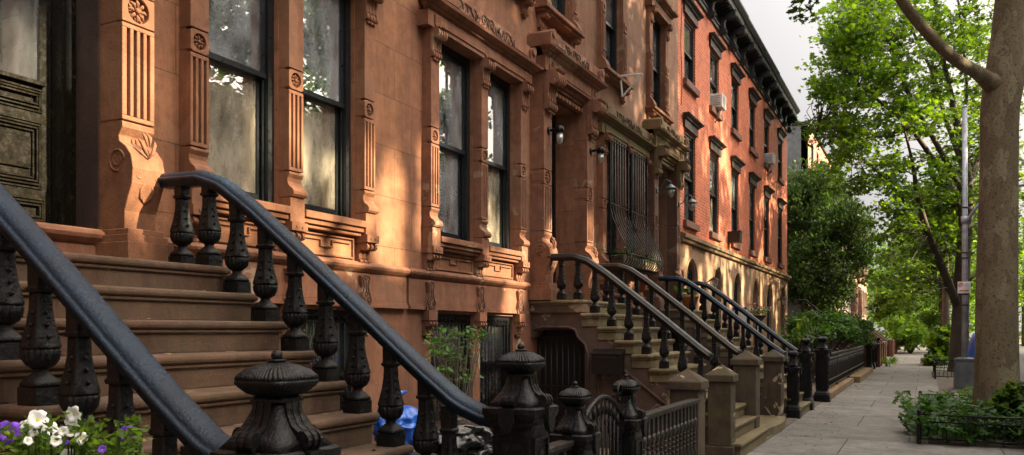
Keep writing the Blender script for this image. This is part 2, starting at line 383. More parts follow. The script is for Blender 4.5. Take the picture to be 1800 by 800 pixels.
def P(px, py, d):                          # point of the place at depth d along the view
    r = (px - 900) / 1475; s_, c_ = math.sin(THETA), math.cos(THETA)
    return Vector((d * (r * s_ + c_), d * (s_ - r * c_), 1.6 + (582 - py) / 1475 * d))

# ------------------------------------------------------------------ ground
YF = 5.0
struct('ground', MB().box(-120, 900, -300, 300, -.6, -.20), 'soil')
struct('road', MB().box(-60, 400, -10.4, -1.95, -.3, -.13), 'asphalt')
struct('sidewalk', MB().box(-12, 260, -1.80, 2.07, -.3, 0), 'pave')
mb = MB()
for k in range(60): mb.box(-12 + k * 3, -12 + k * 3 + 2.99, -1.97, -1.803, -.3, .006)
struct('kerb', mb, 'stucco')
struct('far_sidewalk', MB().box(-60, 260, -14.5, -10.4, -.3, 0), 'pave')
struct('front_yard_ground', MB().box(-12, 260, 2.073, 5.6, -.3, .012), 'yard')
struct('brick_paving', MB().box(24.5, 32, -1.80, -.35, .0, .006), 'pave_brick')
struct('tree_pit_soil', MB().box(13.25, 17.3, -1.78, -.05, .0, .03), 'soil')
struct('tree_pit_soil', MB().box(32.6, 36.4, -1.78, -.25, .0, .03), 'soil')

# ------------------------------------------------------------------ facade helpers
def facade_wall(mb, x0, x1, z0, z1, ops, y=YF, th=.32):
    xs = sorted({x0, x1} | {o[0] for o in ops} | {o[1] for o in ops}); zs = sorted({z0, z1} | {o[2] for o in ops} | {o[3] for o in ops})
    xs = [a for a in xs if x0 <= a <= x1]; zs = [a for a in zs if z0 <= a <= z1]
    hole = lambda a, b: any(o[0] < a < o[1] and o[2] < b < o[3] for o in ops)
    for i in range(len(xs) - 1):
        for j in range(len(zs) - 1):
            if hole((xs[i] + xs[i + 1]) / 2, (zs[j] + zs[j + 1]) / 2): continue
            a, b, c, d = xs[i], xs[i + 1], zs[j], zs[j + 1]
            mb.add([(a, y, c), (b, y, c), (b, y, d), (a, y, d)], [(0, 1, 2, 3)])
            mb.add([(a, y + th, c), (b, y + th, c), (b, y + th, d), (a, y + th, d)], [(3, 2, 1, 0)])
    for a, b, c, d in ops:
        mb.add([(a, y, c), (a, y + th, c), (a, y + th, d), (a, y, d)], [(0, 1, 2, 3)])
        mb.add([(b, y, c), (b, y + th, c), (b, y + th, d), (b, y, d)], [(3, 2, 1, 0)])
        mb.add([(a, y, d), (a, y + th, d), (b, y + th, d), (b, y, d)], [(0, 1, 2, 3)])
        mb.add([(a, y, c), (a, y + th, c), (b, y + th, c), (b, y, c)], [(3, 2, 1, 0)])
    for q in ((x0,), (x1,)):
        mb.add([(q[0], y, z0), (q[0], y + th, z0), (q[0], y + th, z1), (q[0], y, z1)], [(0, 1, 2, 3)])
    return mb
def house_body(root, x0, x1, z1, ops, wallmat, y=YF, th=.32, depth=9, room=.9, z0=-.2, roofmat='asphalt', sidemat=None):
    facade_wall(MB(), x0, x1, z0, z1, ops, y, th).build('wall', wallmat, root)
    b = MB(); b.box(x0 + .01, x1 - .01, y + th + room, y + depth, z0, z1 - .02)
    b.build('interior', 'dark_room', root)
    s = MB(); s.box(x0, x0 + .18, y + th + .002, y + depth + .1, z0, z1); s.box(x1 - .18, x1, y + th + .002, y + depth + .1, z0, z1)
    s.build('side_wall', sidemat or wallmat, root)
    MB().box(x0, x1, y + .01, y + depth + .1, z1 + .003, z1 + .12).build('roof', roofmat, root)
def window(root, x0, x1, z0, z1, y=YF, mid=.5, mat='frame', glass='glass', curtain=None, fw=.07, low_glass=None, bars=False):
    w = MB(); a = y + .045; b = y + .22
    w.box(x0, x0 + fw, a, b, z0, z1).box(x1 - fw, x1, a, b, z0, z1).box(x0 + fw, x1 - fw, a, b, z1 - fw, z1).box(x0 + fw, x1 - fw, a, b + .01, z0, z0 + .045)
    w.box(x0 + fw, x0 + fw + .02, a + .045, a + .06, z0 + .045, z1 - fw).box(x1 - fw - .02, x1 - fw, a + .045, a + .06, z0 + .045, z1 - fw)
    fr = w.build('window', mat, root)
    zm = z0 + (z1 - z0) * mid; s = .045; X0, X1 = x0 + fw + .003, x1 - fw - .003
    u = MB(); y1 = y + .075
    u.box(X0, X0 + s, y1, y1 + .04, zm, z1 - fw - .003).box(X1 - s, X1, y1, y1 + .04, zm, z1 - fw - .003).box(X0 + s, X1 - s, y1, y1 + .04, z1 - fw - .05, z1 - fw - .003).box(X0, X1, y1 - .01, y1 + .04, zm - .045, zm)
    y2 = y + .125
    u.box(X0, X0 + s, y2, y2 + .04, z0 + .047, zm).box(X1 - s, X1, y2, y2 + .04, z0 + .047, zm).box(X0 + s, X1 - s, y2, y2 + .04, zm - .04, zm).box(X0 + s, X1 - s, y2, y2 + .04, z0 + .047, z0 + .11)
    u.build('sash', mat, fr)
    MB().box(X0 + s, X1 - s, y1 + .018, y1 + .022, zm, z1 - fw - .05).build('pane', glass, fr)
    MB().box(X0 + s, X1 - s, y2 + .018, y2 + .022, z0 + .11, zm - .04).build('pane', low_glass or glass, fr)
    if curtain:
        c0, c1 = curtain; n = 90; rings = []
        for k in range(n + 1):
            t = k / n; xx = X0 + (X1 - X0) * t; yy = y + .30 + .005 * math.sin(t * 58) + .004 * math.sin(t * 17)
            rings.append([(xx, yy, z0 + (z1 - z0) * c0), (xx, yy + .006, z0 + (z1 - z0) * c0), (xx, yy + .006, z0 + (z1 - z0) * c1), (xx, yy, z0 + (z1 - z0) * c1)])
        MB().loft(rings).build('curtain', 'curtain', fr)
    return fr

SCROLL = []                                # side outline of a scroll bracket, unit (u out, v down from the top)
def bracket_outline(dep, h, top=.0):
    pts = [(0, 0), (dep * 1.0, 0)]
    for k in range(9):                     # upper roll
        t = R(70) - R(210) * k / 8; pts.append((dep * (.66 + .34 * math.cos(t)), -h * (.20 - .17 * math.sin(t))))
    for k in range(1, 9):                  # long concave belly
        t = k / 9; pts.append((dep * (.42 - .20 * math.sin(t * math.pi * .5) + .14 * t * t), -h * (.33 + .42 * t)))
    for k in range(8):                     # lower roll
        t = R(80) - R(200) * k / 7; pts.append((dep * (.24 + .20 * math.cos(t)), -h * (.86 - .10 * math.sin(t))))
    pts.append((0, -h)); return pts
def bracket(mb, x0, x1, y, z, dep, h, strips=5):     # y wall plane, z top; projects to -y
    o = bracket_outline(dep, h); n = strips * 2 - 1; wdt = (x1 - x0) / n
    for k in range(n):
        q = 1 if k % 2 == 0 else .86
        a, b = x0 + k * wdt, x0 + (k + 1) * wdt
        if k % 2: a += .0005; b -= .0005
        mb.prism([(y - u * q, z + v * (1 if q == 1 else .985) - (0 if q == 1 else .003)) for u, v in o], a, b, YZ)
    for k in range(strips - 1):
        c = x0 + (x1 - x0) * (k + 1) / strips
        mb.sq([(0, .3 * wdt, 2), (.025, .8 * wdt, 2), (.03, .4 * wdt, 2)], c, y - dep * .25, z - h - .025, n=8)
def rosette(mb, cx, cz, y, r):             # round recess face: square plate with a hole and a flower inside
    pass
def plate_rosette(mb, x0, x1, z0, z1, y, t, r):
    cx, cz = (x0 + x1) / 2, (z0 + z1) / 2; n = 24; out = []; inn = []; bk = []
    for k in range(n):
        a = 2 * math.pi * (k + .5) / n; c, s_ = math.cos(a), math.sin(a); q = min((x1 - x0) / 2 / max(abs(c), 1e-6), (z1 - z0) / 2 / max(abs(s_), 1e-6))
        out.append((cx + q * c, y - t, cz + q * s_)); inn.append((cx + r * c, y - t, cz + r * s_)); bk.append((cx + r * c, y - t + .045, cz + r * s_))
    outb = [(a, y, c) for a, b, c in out]
    mb.loft([outb, out, inn, bk], caps=False, sm=False)
    mb.add(bk, [tuple(range(n))])
    for k in range(8):                     # petals
        a = 2 * math.pi * k / 8; c, s_ = math.cos(a), math.sin(a); pr = r * .30
        mb.tube([(cx + c * r * .25, y - t + .022, cz + s_ * r * .25), (cx + c * r * .55, y - t + .008, cz + s_ * r * .55), (cx + c * r * .85, y - t + .024, cz + s_ * r * .85)], [r * .08, r * .17, r * .12], 6)
    mb.tube([(cx, y - t + .03, cz), (cx, y - t + .0, cz), (cx, y - t - .006, cz)], [r * .28, r * .24, r * .08], 8)
def flutes(mb, x0, x1, z0, z1, y, t, n=3):   # plate with n upright grooves, real depth
    e = (x1 - x0) * .14; w_ = (x1 - x0 - 2 * e); g = w_ / (n * 2 - 1) ; b = .035
    mb.box(x0, x1, y - t + b, y, z0, z1)
    mb.box(x0, x1, y - t, y - t + b, z0, z0 + .03).box(x0, x1, y - t, y - t + b, z1 - .03, z1)
    mb.box(x0, x0 + e, y - t, y - t + b, z0 + .03, z1 - .03).box(x1 - e, x1, y - t, y - t + b, z0 + .03, z1 - .03)
    for k in range(n - 1): a = x0 + e + g * (2 * k + 1); mb.box(a, a + g, y - t, y - t + b, z0 + .03, z1 - .03)
def spiral(cx, cz, r, turns, a0, y, cw=1, n=26, k=.18):
    pts = []
    for j in range(n):
        t = j / (n - 1); a = a0 + cw * turns * 2 * math.pi * t; q = r * (1 - (1 - k) * t); pts.append((cx + q * math.cos(a), y, cz + q * math.sin(a)))
    return pts
def lyre(mb, cx, z0, z1, y, s=1):          # shade lines of an incised harp-shaped ornament
    h = z1 - z0; r = .0095
    f = lambda u, v: (cx + u * s, y, z0 + v * h)
    for sg in (-1, 1):
        mb.tube([f(sg * u, v) for u, v in ((.035, .98), (.058, .90), (.045, .82), (.030, .66), (.045, .48), (.068, .34), (.085, .2), (.06, .08), (.03, .0))], r, 6)
        mb.tube([f(sg * u, v) for u, v in ((.045, .13), (.022, .22), (.045, .32), (.066, .22), (.045, .13))], r * .8, 6)
    mb.tube([f(.022 * math.cos(a), .93 + .06 * math.sin(a)) for a in np.linspace(0, 2 * math.pi, 13)], r * .8, 6)
    mb.tube([f(.022 * math.cos(a), .40 + .06 * math.sin(a)) for a in np.linspace(0, 2 * math.pi, 13)], r * .8, 6)
    mb.tube([f(.016 * math.cos(a), .05 + .06 * math.sin(a)) for a in np.linspace(0, 2 * math.pi, 13)], r * .8, 6)
    mb.tube([f(0, .87), f(0, .46)], r * .8, 6)
def scrollwork(mb, cx, cz, w_, h, y):      # shade lines of a running foliate scroll carved on a lintel
    r = .0095
    for sg in (-1, 1):
        mb.tube([(cx + sg * a, b, c) for a, b, c in spiral(.10, cz + .02, h * .34, 1.3, R(200), y, -1)], r, 6)
        mb.tube([(cx + sg * a, b, c) for a, b, c in spiral(.27, cz + .0, h * .28, 1.2, R(150), y, 1)], r, 6)
        mb.tube([(cx + sg * (.1 + t * (w_ / 2 - .1)), y, cz - h * .30 * math.sin(t * 7)) for t in np.linspace(0, 1, 16)], r, 6)
        for k in range(4):
            q = .28 + k * (w_ / 2 - .3) / 4
            mb.tube([(cx + sg * q, y, cz - .02), (cx + sg * (q + .03), y, cz + h * .25), (cx + sg * (q + .075), y, cz + h * .30)], [r * .7, r * 1.3, r * .4], 6)
            mb.tube([(cx + sg * (q + .05), y, cz), (cx + sg * (q + .09), y, cz - h * .28), (cx + sg * (q + .12), y, cz - h * .25)], [r * .7, r * 1.3, r * .4], 6)
    mb.tube([(cx + .03 * math.cos(a), y, cz + h * .2 + .03 * math.sin(a)) for a in np.linspace(0, 2 * math.pi, 13)], r, 6)
    mb.tube([(cx, y, cz + h * .1), (cx - .03, y, cz - h * .2), (cx, y, cz - h * .4), (cx + .03, y, cz - h * .2), (cx, y, cz + h * .1)], r * .8, 6)

def cornice_run(mb, x0, x1, y, z, prof):    # prof rows (dz, projection): horizontal moulding with returns
    zz = z
    for k in range(len(prof) - 1):
        (a, p), (b, q) = prof[k], prof[k + 1]
        e = lambda r: [(x0 - r * .8, y - r, 0), (x1 + r * .8, y - r, 0), (x1 + r * .8, y, 0), (x0 - r * .8, y, 0)]
        if b == a: continue
        lo = [(X, Y, z + a) for X, Y, _ in e(p)]; hi = [(X, Y, z + b) for X, Y, _ in e(q)]
        mb.loft([lo, hi], True, False)
MOULD = [(0, .02), (.03, .05), (.03001, .065), (.06, .075), (.0601, .10), (.09, .16), (.12, .17)]

def pilaster(root, x0, x1, mat, z=(2.54, 2.75, 2.97, 3.68, 3.86, 4.95), y=YF, t=.12, foot=True):
    m = MB(); e = .004
    m.box(x0, x1, y - t - .015, y, z[0], z[1] - .003)                      # block in front of the sill
    o = [(0, 0), (t * 1.0, 0), (t * 1.02, -.02), (t * .86, -.05), (t * .84, -.085), (t * .98, -.12), (t * 1.28, -.145), (t * 1.42, -.17), (t * 1.40, -.195), (t * 1.25, -.215), (0, -.22)]
    m.prism([(y - u, z[2] + v) for u, v in o], x0, x1, YZ)
    m.box(x0 + .004, x1 - .004, y - t + .052, y, z[2] + .001, z[5])
    flutes(m, x0, x1, z[2] + .012, z[3] - .006, y, t)
    plate_rosette(m, x0, x1, z[3] + .006, z[4] - .006, y, t, (x1 - x0) * .34)
    m.box(x0, x1, y - t, y, z[4] + .006, z[5] - .001)
    p = m.build('pilaster', mat, root, bevel=.003, seg=1)
    b = MB(); bracket(b, x0 - .005, x1 + .005, y - t + .02, z[5] - .002, .13, .33, 4); b.build('bracket', mat, p)
    b = MB(); bracket(b, x0 + .005, x1 - .005, y - .002, z[0] - .075, .15, .21, 3)
    b.box(x0 - .01, x1 + .01, y - .16, y, z[0] - .075, z[0] - .003)
    for q in (.3, .7): b.tube([(x0 + (x1 - x0) * q, y - .158, z[0] - .04), (x0 + (x1 - x0) * q, y - .168, z[0] - .04)], .012, 8)
    b.build('bracket', mat, p)
def sill_and_panels(root, xs, mat, y=YF):
    for a, b in xs:
        s = MB(); s.box(a, b, y - .15, y + .1, 2.60, 2.665).box(a, b, y - .12, y, 2.555, 2.597).box(a, b, y - .085, y, 2.52, 2.552); s.build('sill', mat, root, bevel=.008)
        q = MB(); z0, z1 = 2.30, 2.50; c0, c1 = a + .03, b - .03; t = .018
        def fr(u0, u1, v0, v1): q.box(u0, u1, y - .022, y, v0, v1)
        fr(c0, c1, z1 - t, z1); fr(c0, c1, z0, z0 + t); fr(c0, c0 + t, z0 + t, z1 - t); fr(c1 - t, c1, z0 + t, z1 - t)
        m_ = (c0 + c1) / 2
        fr(c0 + .05, m_ - .09, z1 - .06, z1 - .045); fr(m_ - .09, m_ - .075, z1 - .12, z1 - .045); fr(m_ - .075, m_ + .075, z1 - .12, z1 - .105)
        fr(m_ + .075, m_ + .09, z1 - .12, z1 - .045); fr(m_ + .09, c1 - .05, z1 - .06, z1 - .045)
        q.build('sill_panel', mat, root, bevel=.003, seg=1)
def lintel(root, x0, x1, mat, blocks, y=YF, z=4.95):
    m = MB(); m.box(x0, x1, y - .15, y, z + .001, z + .17); m.box(x0 + .15, x1 - .15, y - .165, y - .1501, z + .05, z + .12)
    cornice_run(m, x0, x1, y - .10, z + .172, MOULD)
    m.box(x0 + .10, x1 - .10, y - .17, y, z + .294, z + .53); m.box(x0 + .02, x0 + .16, y - .21, y, z + .294, z + .46); m.box(x1 - .16, x1 - .02, y - .21, y, z + .294, z + .46)
    for e, sg in ((x0 + .09, 1), (x1 - .09, -1)): m.tube([(e, y - .235, z + .46), (e, y - .02, z + .46)], .055, 14)
    m.box(x0 + .2, x0 + .62, y - .185, y - .17, z + .37, z + .46); m.box(x1 - .62, x1 - .2, y - .185, y - .17, z + .37, z + .46)
    l = m.build('lintel', mat, root, bevel=.004, seg=1)
    for c in blocks: r = MB(); plate_rosette(r, c - .065, c + .065, z + .02, z + .15, y - .15, .018, .042); r.build('rosette', mat, l)
    s = MB(); scrollwork(s, (x0 + x1) / 2, z + .42, min(1.5, (x1 - x0) * .6), .24, y - .172); s.build('scroll_line_shade', 'groove_shade', l)
def lower_facade(root, x0, x1, lyres, mat, trim, y=YF):
    m = MB()
    cornice_run(m, x0 + .06, x1 - .06, y - .0, 2.17, [(0, .01), (.02, .045), (.045, .075), (.07, .085), (.09, .075), (.11, .04), (.115, .01)])
    m.box(x0 + .01, x1 - .01, y - .035, y, 1.90, 2.168)
    m.box(x0 + .01, x1 - .01, y - .06, y, 1.835, 1.875); m.box(x0 + .01, x1 - .01, y - .045, y, 1.876, 1.899)
    m.build('band_course', trim, root, bevel=.006)
    for c in lyres:
        a = MB(); a.prism([(c - .075, 1.80), (c - .10, 1.88), (c - .05, 2.02), (c - .075, 2.14), (c - .04, 2.165), (c + .04, 2.165), (c + .075, 2.14), (c + .05, 2.02), (c + .10, 1.88), (c + .075, 1.80)], y - .075, y - .03, XZ)
        o = a.build('ornament_panel', trim, root)
        l = MB(); lyre(l, c, 1.84, 2.15, y - .074); l.build('lyre_line_shade', 'groove_shade', o)
        b = MB(); b.box(c - .09, c + .09, y - .10, y, 1.72, 1.832); bracket(b, c - .08, c + .08, y - .001, 1.719, .11, .18, 3); b.build('bracket', trim, root)
def grille(root, x0, x1, z0, z1, y):
    g = MB(); n = int((x1 - x0) / .085)
    for k in range(n + 1):
        x = x0 + (x1 - x0) * k / n; g.tube([(x, y, z0), (x, y, z1 - .1)], .007, 6)
        if k < n:
            w_ = (x1 - x0) / n; g.tube([(x + w_ * (1 + math.cos(a)) / 2, y, z1 - .1 + .05 * math.sin(a)) for a in np.linspace(0, math.pi, 7)], .005, 6)
    for z in (z0 + .03, z1 - .12, (z0 + z1) / 2): g.box(x0, x1, y - .008, y + .008, z, z + .02)
    n = 5
    for k in range(n):
        for q in range(5):
            cx = x0 + (x1 - x0) * (k + .5) / n; cz = z0 + .12 + q * .11
            g.tube([(cx - .05, y + .01, cz - .05), (cx + .05, y + .01, cz + .05)], .006, 5); g.tube([(cx + .05, y + .012, cz - .05), (cx - .05, y + .012, cz + .05)], .006, 5)
    g.build('window_grille', 'iron', root)

def door_surround(root, a, b, c, d, mat, y=YF, z0=2.03, hood_mat=None):   # pilasters a-b and c-d, opening b..c
    hm = hood_mat or mat
    for x0, x1 in ((a, b), (c, d)):
        m = MB(); t = .22
        m.box(x0 - .06, x1 + .05, y - t - .13, y, z0 + .001, z0 + .16); m.box(x0 - .04, x1 + .03, y - t - .10, y, z0 + .161, z0 + .21); m.box(x0 - .02, x1 + .01, y - t - .08, y, z0 + .211, z0 + .25)
        o = [(0, 0), (t, 0), (t + .0, -.04), (t - .035, -.09), (t - .03, -.13), (t + .03, -.17), (t + .08, -.23), (t + .10, -.32), (t + .09, -.42), (t + .05, -.52), (t + .02, -.60), (t + .02, -.722), (0, -.722)]
        m.prism([(y - u, 3.00 + v) for u, v in o], x0, x1, YZ)
        m.box(x0 + .004, x1 - .004, y - t + .052, y, 3.001, 4.62); m.box(x0, x1, y - t, y, 4.621, 5.24)
        flutes(m, x0, x1, 3.012, 3.66, y, t, 4); plate_rosette(m, x0, x1, 3.67, 3.87, y, t, (x1 - x0) * .33)
        m.box(x0, x1, y - t, y, 3.88, 4.62)
        p = m.build('door_pilaster', mat, root, bevel=.004, seg=1)
        g = MB()
        for sg in (-1, 1):
            cx = (x0 + x1) / 2; yy = y - t - .10
            g.tube([(cx + sg * u, yy + q, 2.86 + v) for u, v, q in ((.0, -.10, .0), (.03, -.06, .0), (.055, .0, .01), (.07, .03, .03))], [.004, .014, .012, .003], 6)
            g.tube([(cx + sg * u, yy + q, 2.86 + v) for u, v, q in ((.01, -.02, .005), (.02, .04, .015), (.015, .08, .05))], [.004, .014, .003], 6)
            g.tube([(cx + sg * a_, yy + .008, c_) for a_, _, c_ in spiral(.07, 2.64, .035, 1.2, R(90), 0, -1)], .007, 6)
            g.tube([(cx + sg * u, yy + q, 2.50 + v) for u, v, q in ((.0, -.04, .055), (.04, .0, .04), (.05, .05, .02), (.02, .09, .012))], [.004, .012, .010, .003], 6)
        for sg, xx in ((-1, x0 - .001), (1, x1 + .001)):
            g.tube([(xx, y - .17 - .07 * math.cos(q), 2.74 + .07 * math.sin(q)) for q in np.linspace(0, 5, 16)], .008, 6)
            g.tube([(xx, y - .17 - .035 * math.cos(q), 2.74 + .035 * math.sin(q)) for q in np.linspace(2, 7, 12)], .006, 6)
        g.build('carved_leaf', mat, p)
        br = MB(); bracket(br, x0 + .0, x1 - .0, y - t + .01, 5.25, .24, .56, 5); br.build('bracket', hm, p)
    m = MB(); x0, x1 = a - .06, d + .06; yh = y - .27
    m.box(x0, x1, yh, y, 5.252, 5.45); m.box(b - .02, c + .02, yh - .012, yh - .0005, 5.29, 5.40)
    cornice_run(m, x0, x1, yh + .03, 5.452, MOULD)
    m.box(x0 + .04, x1 - .04, yh - .05, y, 5.574, 5.80); m.box(x0 - .04, x0 + .14, yh - .10, y, 5.574, 5.74); m.box(x1 - .14, x1 + .04, yh - .10, y, 5.574, 5.74)
    for e in (x0 + .05, x1 - .05): m.tube([(e, yh - .12, 5.74), (e, y - .02, 5.74)], .06, 14)
    m.box(x0 + .2, x0 + .55, yh - .065, yh - .0505, 5.65, 5.74); m.box(x1 - .55, x1 - .2, yh - .065, yh - .0505, 5.65, 5.74)
    for k in range(3): m.box(b + .001, c - .001, y - .20 + .05 * k, y + .1, 5.252 - .05 * (k + 1), 5.2515 - .05 * k)
    nb = 11; ww = (c - b) / nb
    for k in range(nb):
        cx = b + ww * (k + .5); m.prism([(cx - ww * .45, 5.10), (cx + ww * .45, 5.10), (cx + ww * .35, 5.06), (cx, 5.035), (cx - ww * .35, 5.06)], y - .16, y - .08, XZ)
    h = m.build('door_hood', hm, root, bevel=.004, seg=1)
    for q in ((a + b) / 2, (c + d) / 2): r = MB(); plate_rosette(r, q - .08, q + .08, 5.28, 5.44, yh, .015, .05); r.build('rosette', hm, h)
    s = MB(); scrollwork(s, (a + d) / 2, 5.69, 1.3, .2, yh - .052); s.build('scroll_line_shade', 'groove_shade', h)

def front_door(root, x0, x1, z0, z1, y, mat, glass_top=True):
    m = MB(); m.box(x0, x0 + .05, y - .18, y + .05, z0, z1); m.box(x1 - .05, x1, y - .18, y + .05, z0, z1); m.box(x0 + .05, x1 - .05, y - .18, y + .05, z1 - .10, z1)
    m.box(x0 + .05, x0 + .07, y - .10, y, z0, z1 - .1); m.box(x1 - .07, x1 - .05, y - .10, y, z0, z1 - .1)
    f = m.build('door_frame', mat, root)
    X0, X1 = x0 + .07, x1 - .07; mid = (X0 + X1) / 2; zt = z1 - .62
    m = MB(); m.box(X0, X1, y - .03, y + .05, zt, zt + .08); m.build('transom_bar', mat, f)
    MB().box(X0, X1, y + .0, y + .01, zt + .081, z1 - .1).build('pane', 'glass', f)
    for a, b in ((X0, mid - .002), (mid + .002, X1)):
        d = MB(); w_ = b - a
        if glass_top:
            g0, g1 = z0 + 1.05, zt - .12
            d.box(a, b, y, y + .05, z0 + .01, g0); d.box(a, a + .09, y, y + .05, g0, zt - .003); d.box(b - .09, b, y, y + .05, g0, zt - .003); d.box(a + .09, b - .09, y, y + .05, g1, zt - .003)
        else: d.box(a, b, y, y + .05, z0 + .01, zt - .003)
        def pan(u0, u1, v0, v1):
            for k in range(4):
                i = k * .022; t = .012 * (k + 1) if k < 2 else .03 - .01 * (k - 2)
                if u1 - u0 - 2 * i < .05 or v1 - v0 - 2 * i < .05: break
                e = .014
                d.box(u0 + i, u1 - i, y - t, y, v0 + i, v0 + i + e).box(u0 + i, u1 - i, y - t, y, v1 - i - e, v1 - i).box(u0 + i, u0 + i + e, y - t, y, v0 + i + e, v1 - i - e).box(u1 - i - e, u1 - i, y - t, y, v0 + i + e, v1 - i - e)
        pan(a + .07, b - .07, z0 + .32, z0 + .78); d.box(a + .16, b - .16, y - .02, y, z0 + .45, z0 + .66)
        pan(a + .07, b - .07, z0 + .84, z0 + 1.0); pan(a + .05, b - .05, z0 + .08, z0 + .26)
        d.box(a + .06, b - .06, y - .04, y, z0 + 1.02, z0 + 1.05)
        if not glass_top: pan(a + .07, b - .07, z0 + 1.1, zt - .15)
        dd = d.build('door', mat, root, bevel=.003, seg=1)
        if glass_top: MB().box(a + .09, b - .09, y + .018, y + .026, g0, g1).build('pane', 'glass', dd)
        kx = b - .06 if a < mid - .01 and b < mid + .01 else a + .06
        MB().ball(kx, y - .05, z0 + 1.0, .028).build('door_knob', 'grey_metal', dd)
    MB().box(x0, x1, YF - .02, y + .06, z0 - .205, z0 - .002).build('doorstep', 'step_a', root, bevel=.012)
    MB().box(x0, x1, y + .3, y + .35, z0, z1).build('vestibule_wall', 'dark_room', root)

def top_cornice(root, x0, x1, z, mat, y=YF, proj=.42, step=.82, seg_names=True):
    m = MB(); m.box(x0, x1, y - .05, y, z, z + .10); m.box(x0, x1, y - .03, y, z + .101, z + .55); m.box(x0, x1, y - .08, y, z + .10, z + .13)
    cornice_run(m, x0 + .02, x1 - .02, y - proj + .1, z + .55, [(0, -.02), (.05, .0), (.12, .02), (.1201, .05), (.22, .12), (.27, .13)])
    m.box(x0 + .05, x1 - .05, y - proj + .11, y, z + .53, z + .60)
    c = m.build('cornice', mat, root, bevel=.004, seg=1)
    n = max(1, round((x1 - x0) / step)); w_ = (x1 - x0) / n
    for k in range(n + 1):
        b = MB(); cx = min(max(x0 + k * w_, x0 + .08), x1 - .08); bracket(b, cx - .07, cx + .07, y - .03, z + .53, proj - .08, .62, 2); b.build('cornice_bracket', mat, c)
    for k in range(n):
        p = MB(); a, b = x0 + k * w_ + .14, x0 + (k + 1) * w_ - .14
        if b - a < .15: continue
        e = .03
        p.box(a, b, y - .055, y - .0305, z + .16, z + .16 + e).box(a, b, y - .055, y - .0305, z + .42, z + .45).box(a, a + e, y - .055, y - .0305, z + .19, z + .42).box(b - e, b, y - .055, y - .0305, z + .19, z + .42)
        q = max(2, int((b - a) / .17))
        for j in range(q):
            cx = a + (b - a) * (j + .5) / q; p.prism([(y - .031, z + .53), (y - proj * .75, z + .53), (y - proj * .72, z + .49), (y - proj * .35, z + .46), (y - .031, z + .42)], cx - .028, cx + .028, YZ)
        p.build('cornice_panel', mat, c)

# ------------------------------------------------------------------ brownstone A
A0, A1 = -1.5, 7.57
hA = thing('brownstone_house', 'nearest brownstone house, two tall fluted windows, olive black double door at the photo\'s left edge', 'house', (A0, YF, 0), 'brownstone row houses')
opsA = [(2.42, 3.86, 2.03, 5.05), (4.72, 5.60, 2.66, 4.95), (5.80, 6.68, 2.66, 4.95), (4.72, 5.60, .55, 1.80), (5.80, 6.68, .55, 1.80), (4.4, 5.3, 6.3, 8.3), (6, 6.9, 6.3, 8.3), (2.6, 3.5, 6.3, 8.3)]
up = lambda ops: [o for o in ops if o[3] > 1.9]
lo = lambda ops: [o for o in ops if o[3] < 1.9]
def brown_house(root, x0, x1, ops, up_mat, low_mat, z_top=10.6):
    facade_wall(MB(), x0, x1, 1.84, z_top, up(ops)).build('wall', up_mat, root)
    facade_wall(MB(), x0, x1, -.2, 1.84, lo(ops)).build('basement_wall', low_mat, root)
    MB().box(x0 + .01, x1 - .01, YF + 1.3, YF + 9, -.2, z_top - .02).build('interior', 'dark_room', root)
    s = MB(); s.box(x0, x0 + .18, YF + .322, YF + 9.1, -.2, z_top); s.box(x1 - .18, x1, YF + .322, YF + 9.1, -.2, z_top); s.build('party_wall', up_mat, root)
    MB().box(x0, x1, YF + .01, YF + 9.1, z_top + .003, z_top + .12).build('roof', 'asphalt', root)
    MB().box(x0 + .18, x1 - .18, YF + .33, YF + 1.29, 1.9, 2.0).build('floor', 'dark_room', root)
    top_cornice(root, x0, x1, z_top - .7, 'cornice')
brown_house(hA, A0, A1, opsA, 'brown_a', 'brown_a_low')
door_surround(hA, 2.16, 2.42, 3.86, 4.12, 'trim_a')
MB().box(3.845, 3.859, YF + .002, YF + .31, 2.245, 5.04).build('jamb_shade_lining', 'jamb_shade', hA); MB().box(2.421, 2.435, YF + .002, YF + .31, 2.245, 5.04).build('jamb_shade_lining', 'jamb_shade', hA)
front_door(hA, 2.42, 3.86, 2.24, 5.05, YF + .40, 'door')
for a, b in ((4.53, 4.71), (5.605, 5.79), (6.685, 6.86)): pilaster(hA, a, b, 'trim_a')
sill_and_panels(hA, [(4.715, 5.60), (5.795, 6.68)], 'trim_a')
lintel(hA, 4.40, 7.0, 'trim_a', (4.62, 5.70, 6.77))
lower_facade(hA, A0, A1 - .012, (4.62, 5.70, 6.77), 'brown_a_low', 'brown_a_low')
window(hA, 4.72, 5.60, 2.665, 4.95, glass='glass_sky_haze', low_glass='glass_dusty', curtain=(0, .52))
window(hA, 5.80, 6.68, 2.665, 4.95, glass='glass_sky_haze', low_glass='glass_dusty', curtain=(0, .52))
for a, b in ((4.72, 5.60), (5.80, 6.68)):
    window(hA, a, b, .55, 1.80, curtain=(0, 1)); grille(hA, a + .02, b - .02, .57, 1.80, YF + .03)
for a, b in ((4.4, 5.3), (6, 6.9), (2.6, 3.5)): window(hA, a, b, 6.3, 8.3, curtain=(0, 1))

h0_ = thing('brownstone_house', 'brownstone house left of the nearest one, behind the viewpoint', 'house', (-13, YF, 0), 'brownstone row houses')
o0 = [(x, x + 1, a, b) for x in (-11.5, -8.5, -5.5) for a, b in ((2.7, 4.9), (6.3, 8.3))]
facade_wall(MB(), -13, A0 - .012, -.2, 10.6, o0).build('wall', 'brown_a', h0_); MB().box(-13, A0 - .012, YF + 1, YF + 9, -.2, 10.5).build('interior', 'dark_room', h0_)
for q in o0: window(h0_, *q)
top_cornice(h0_, -13, A0 - .012, 9.9, 'cornice')

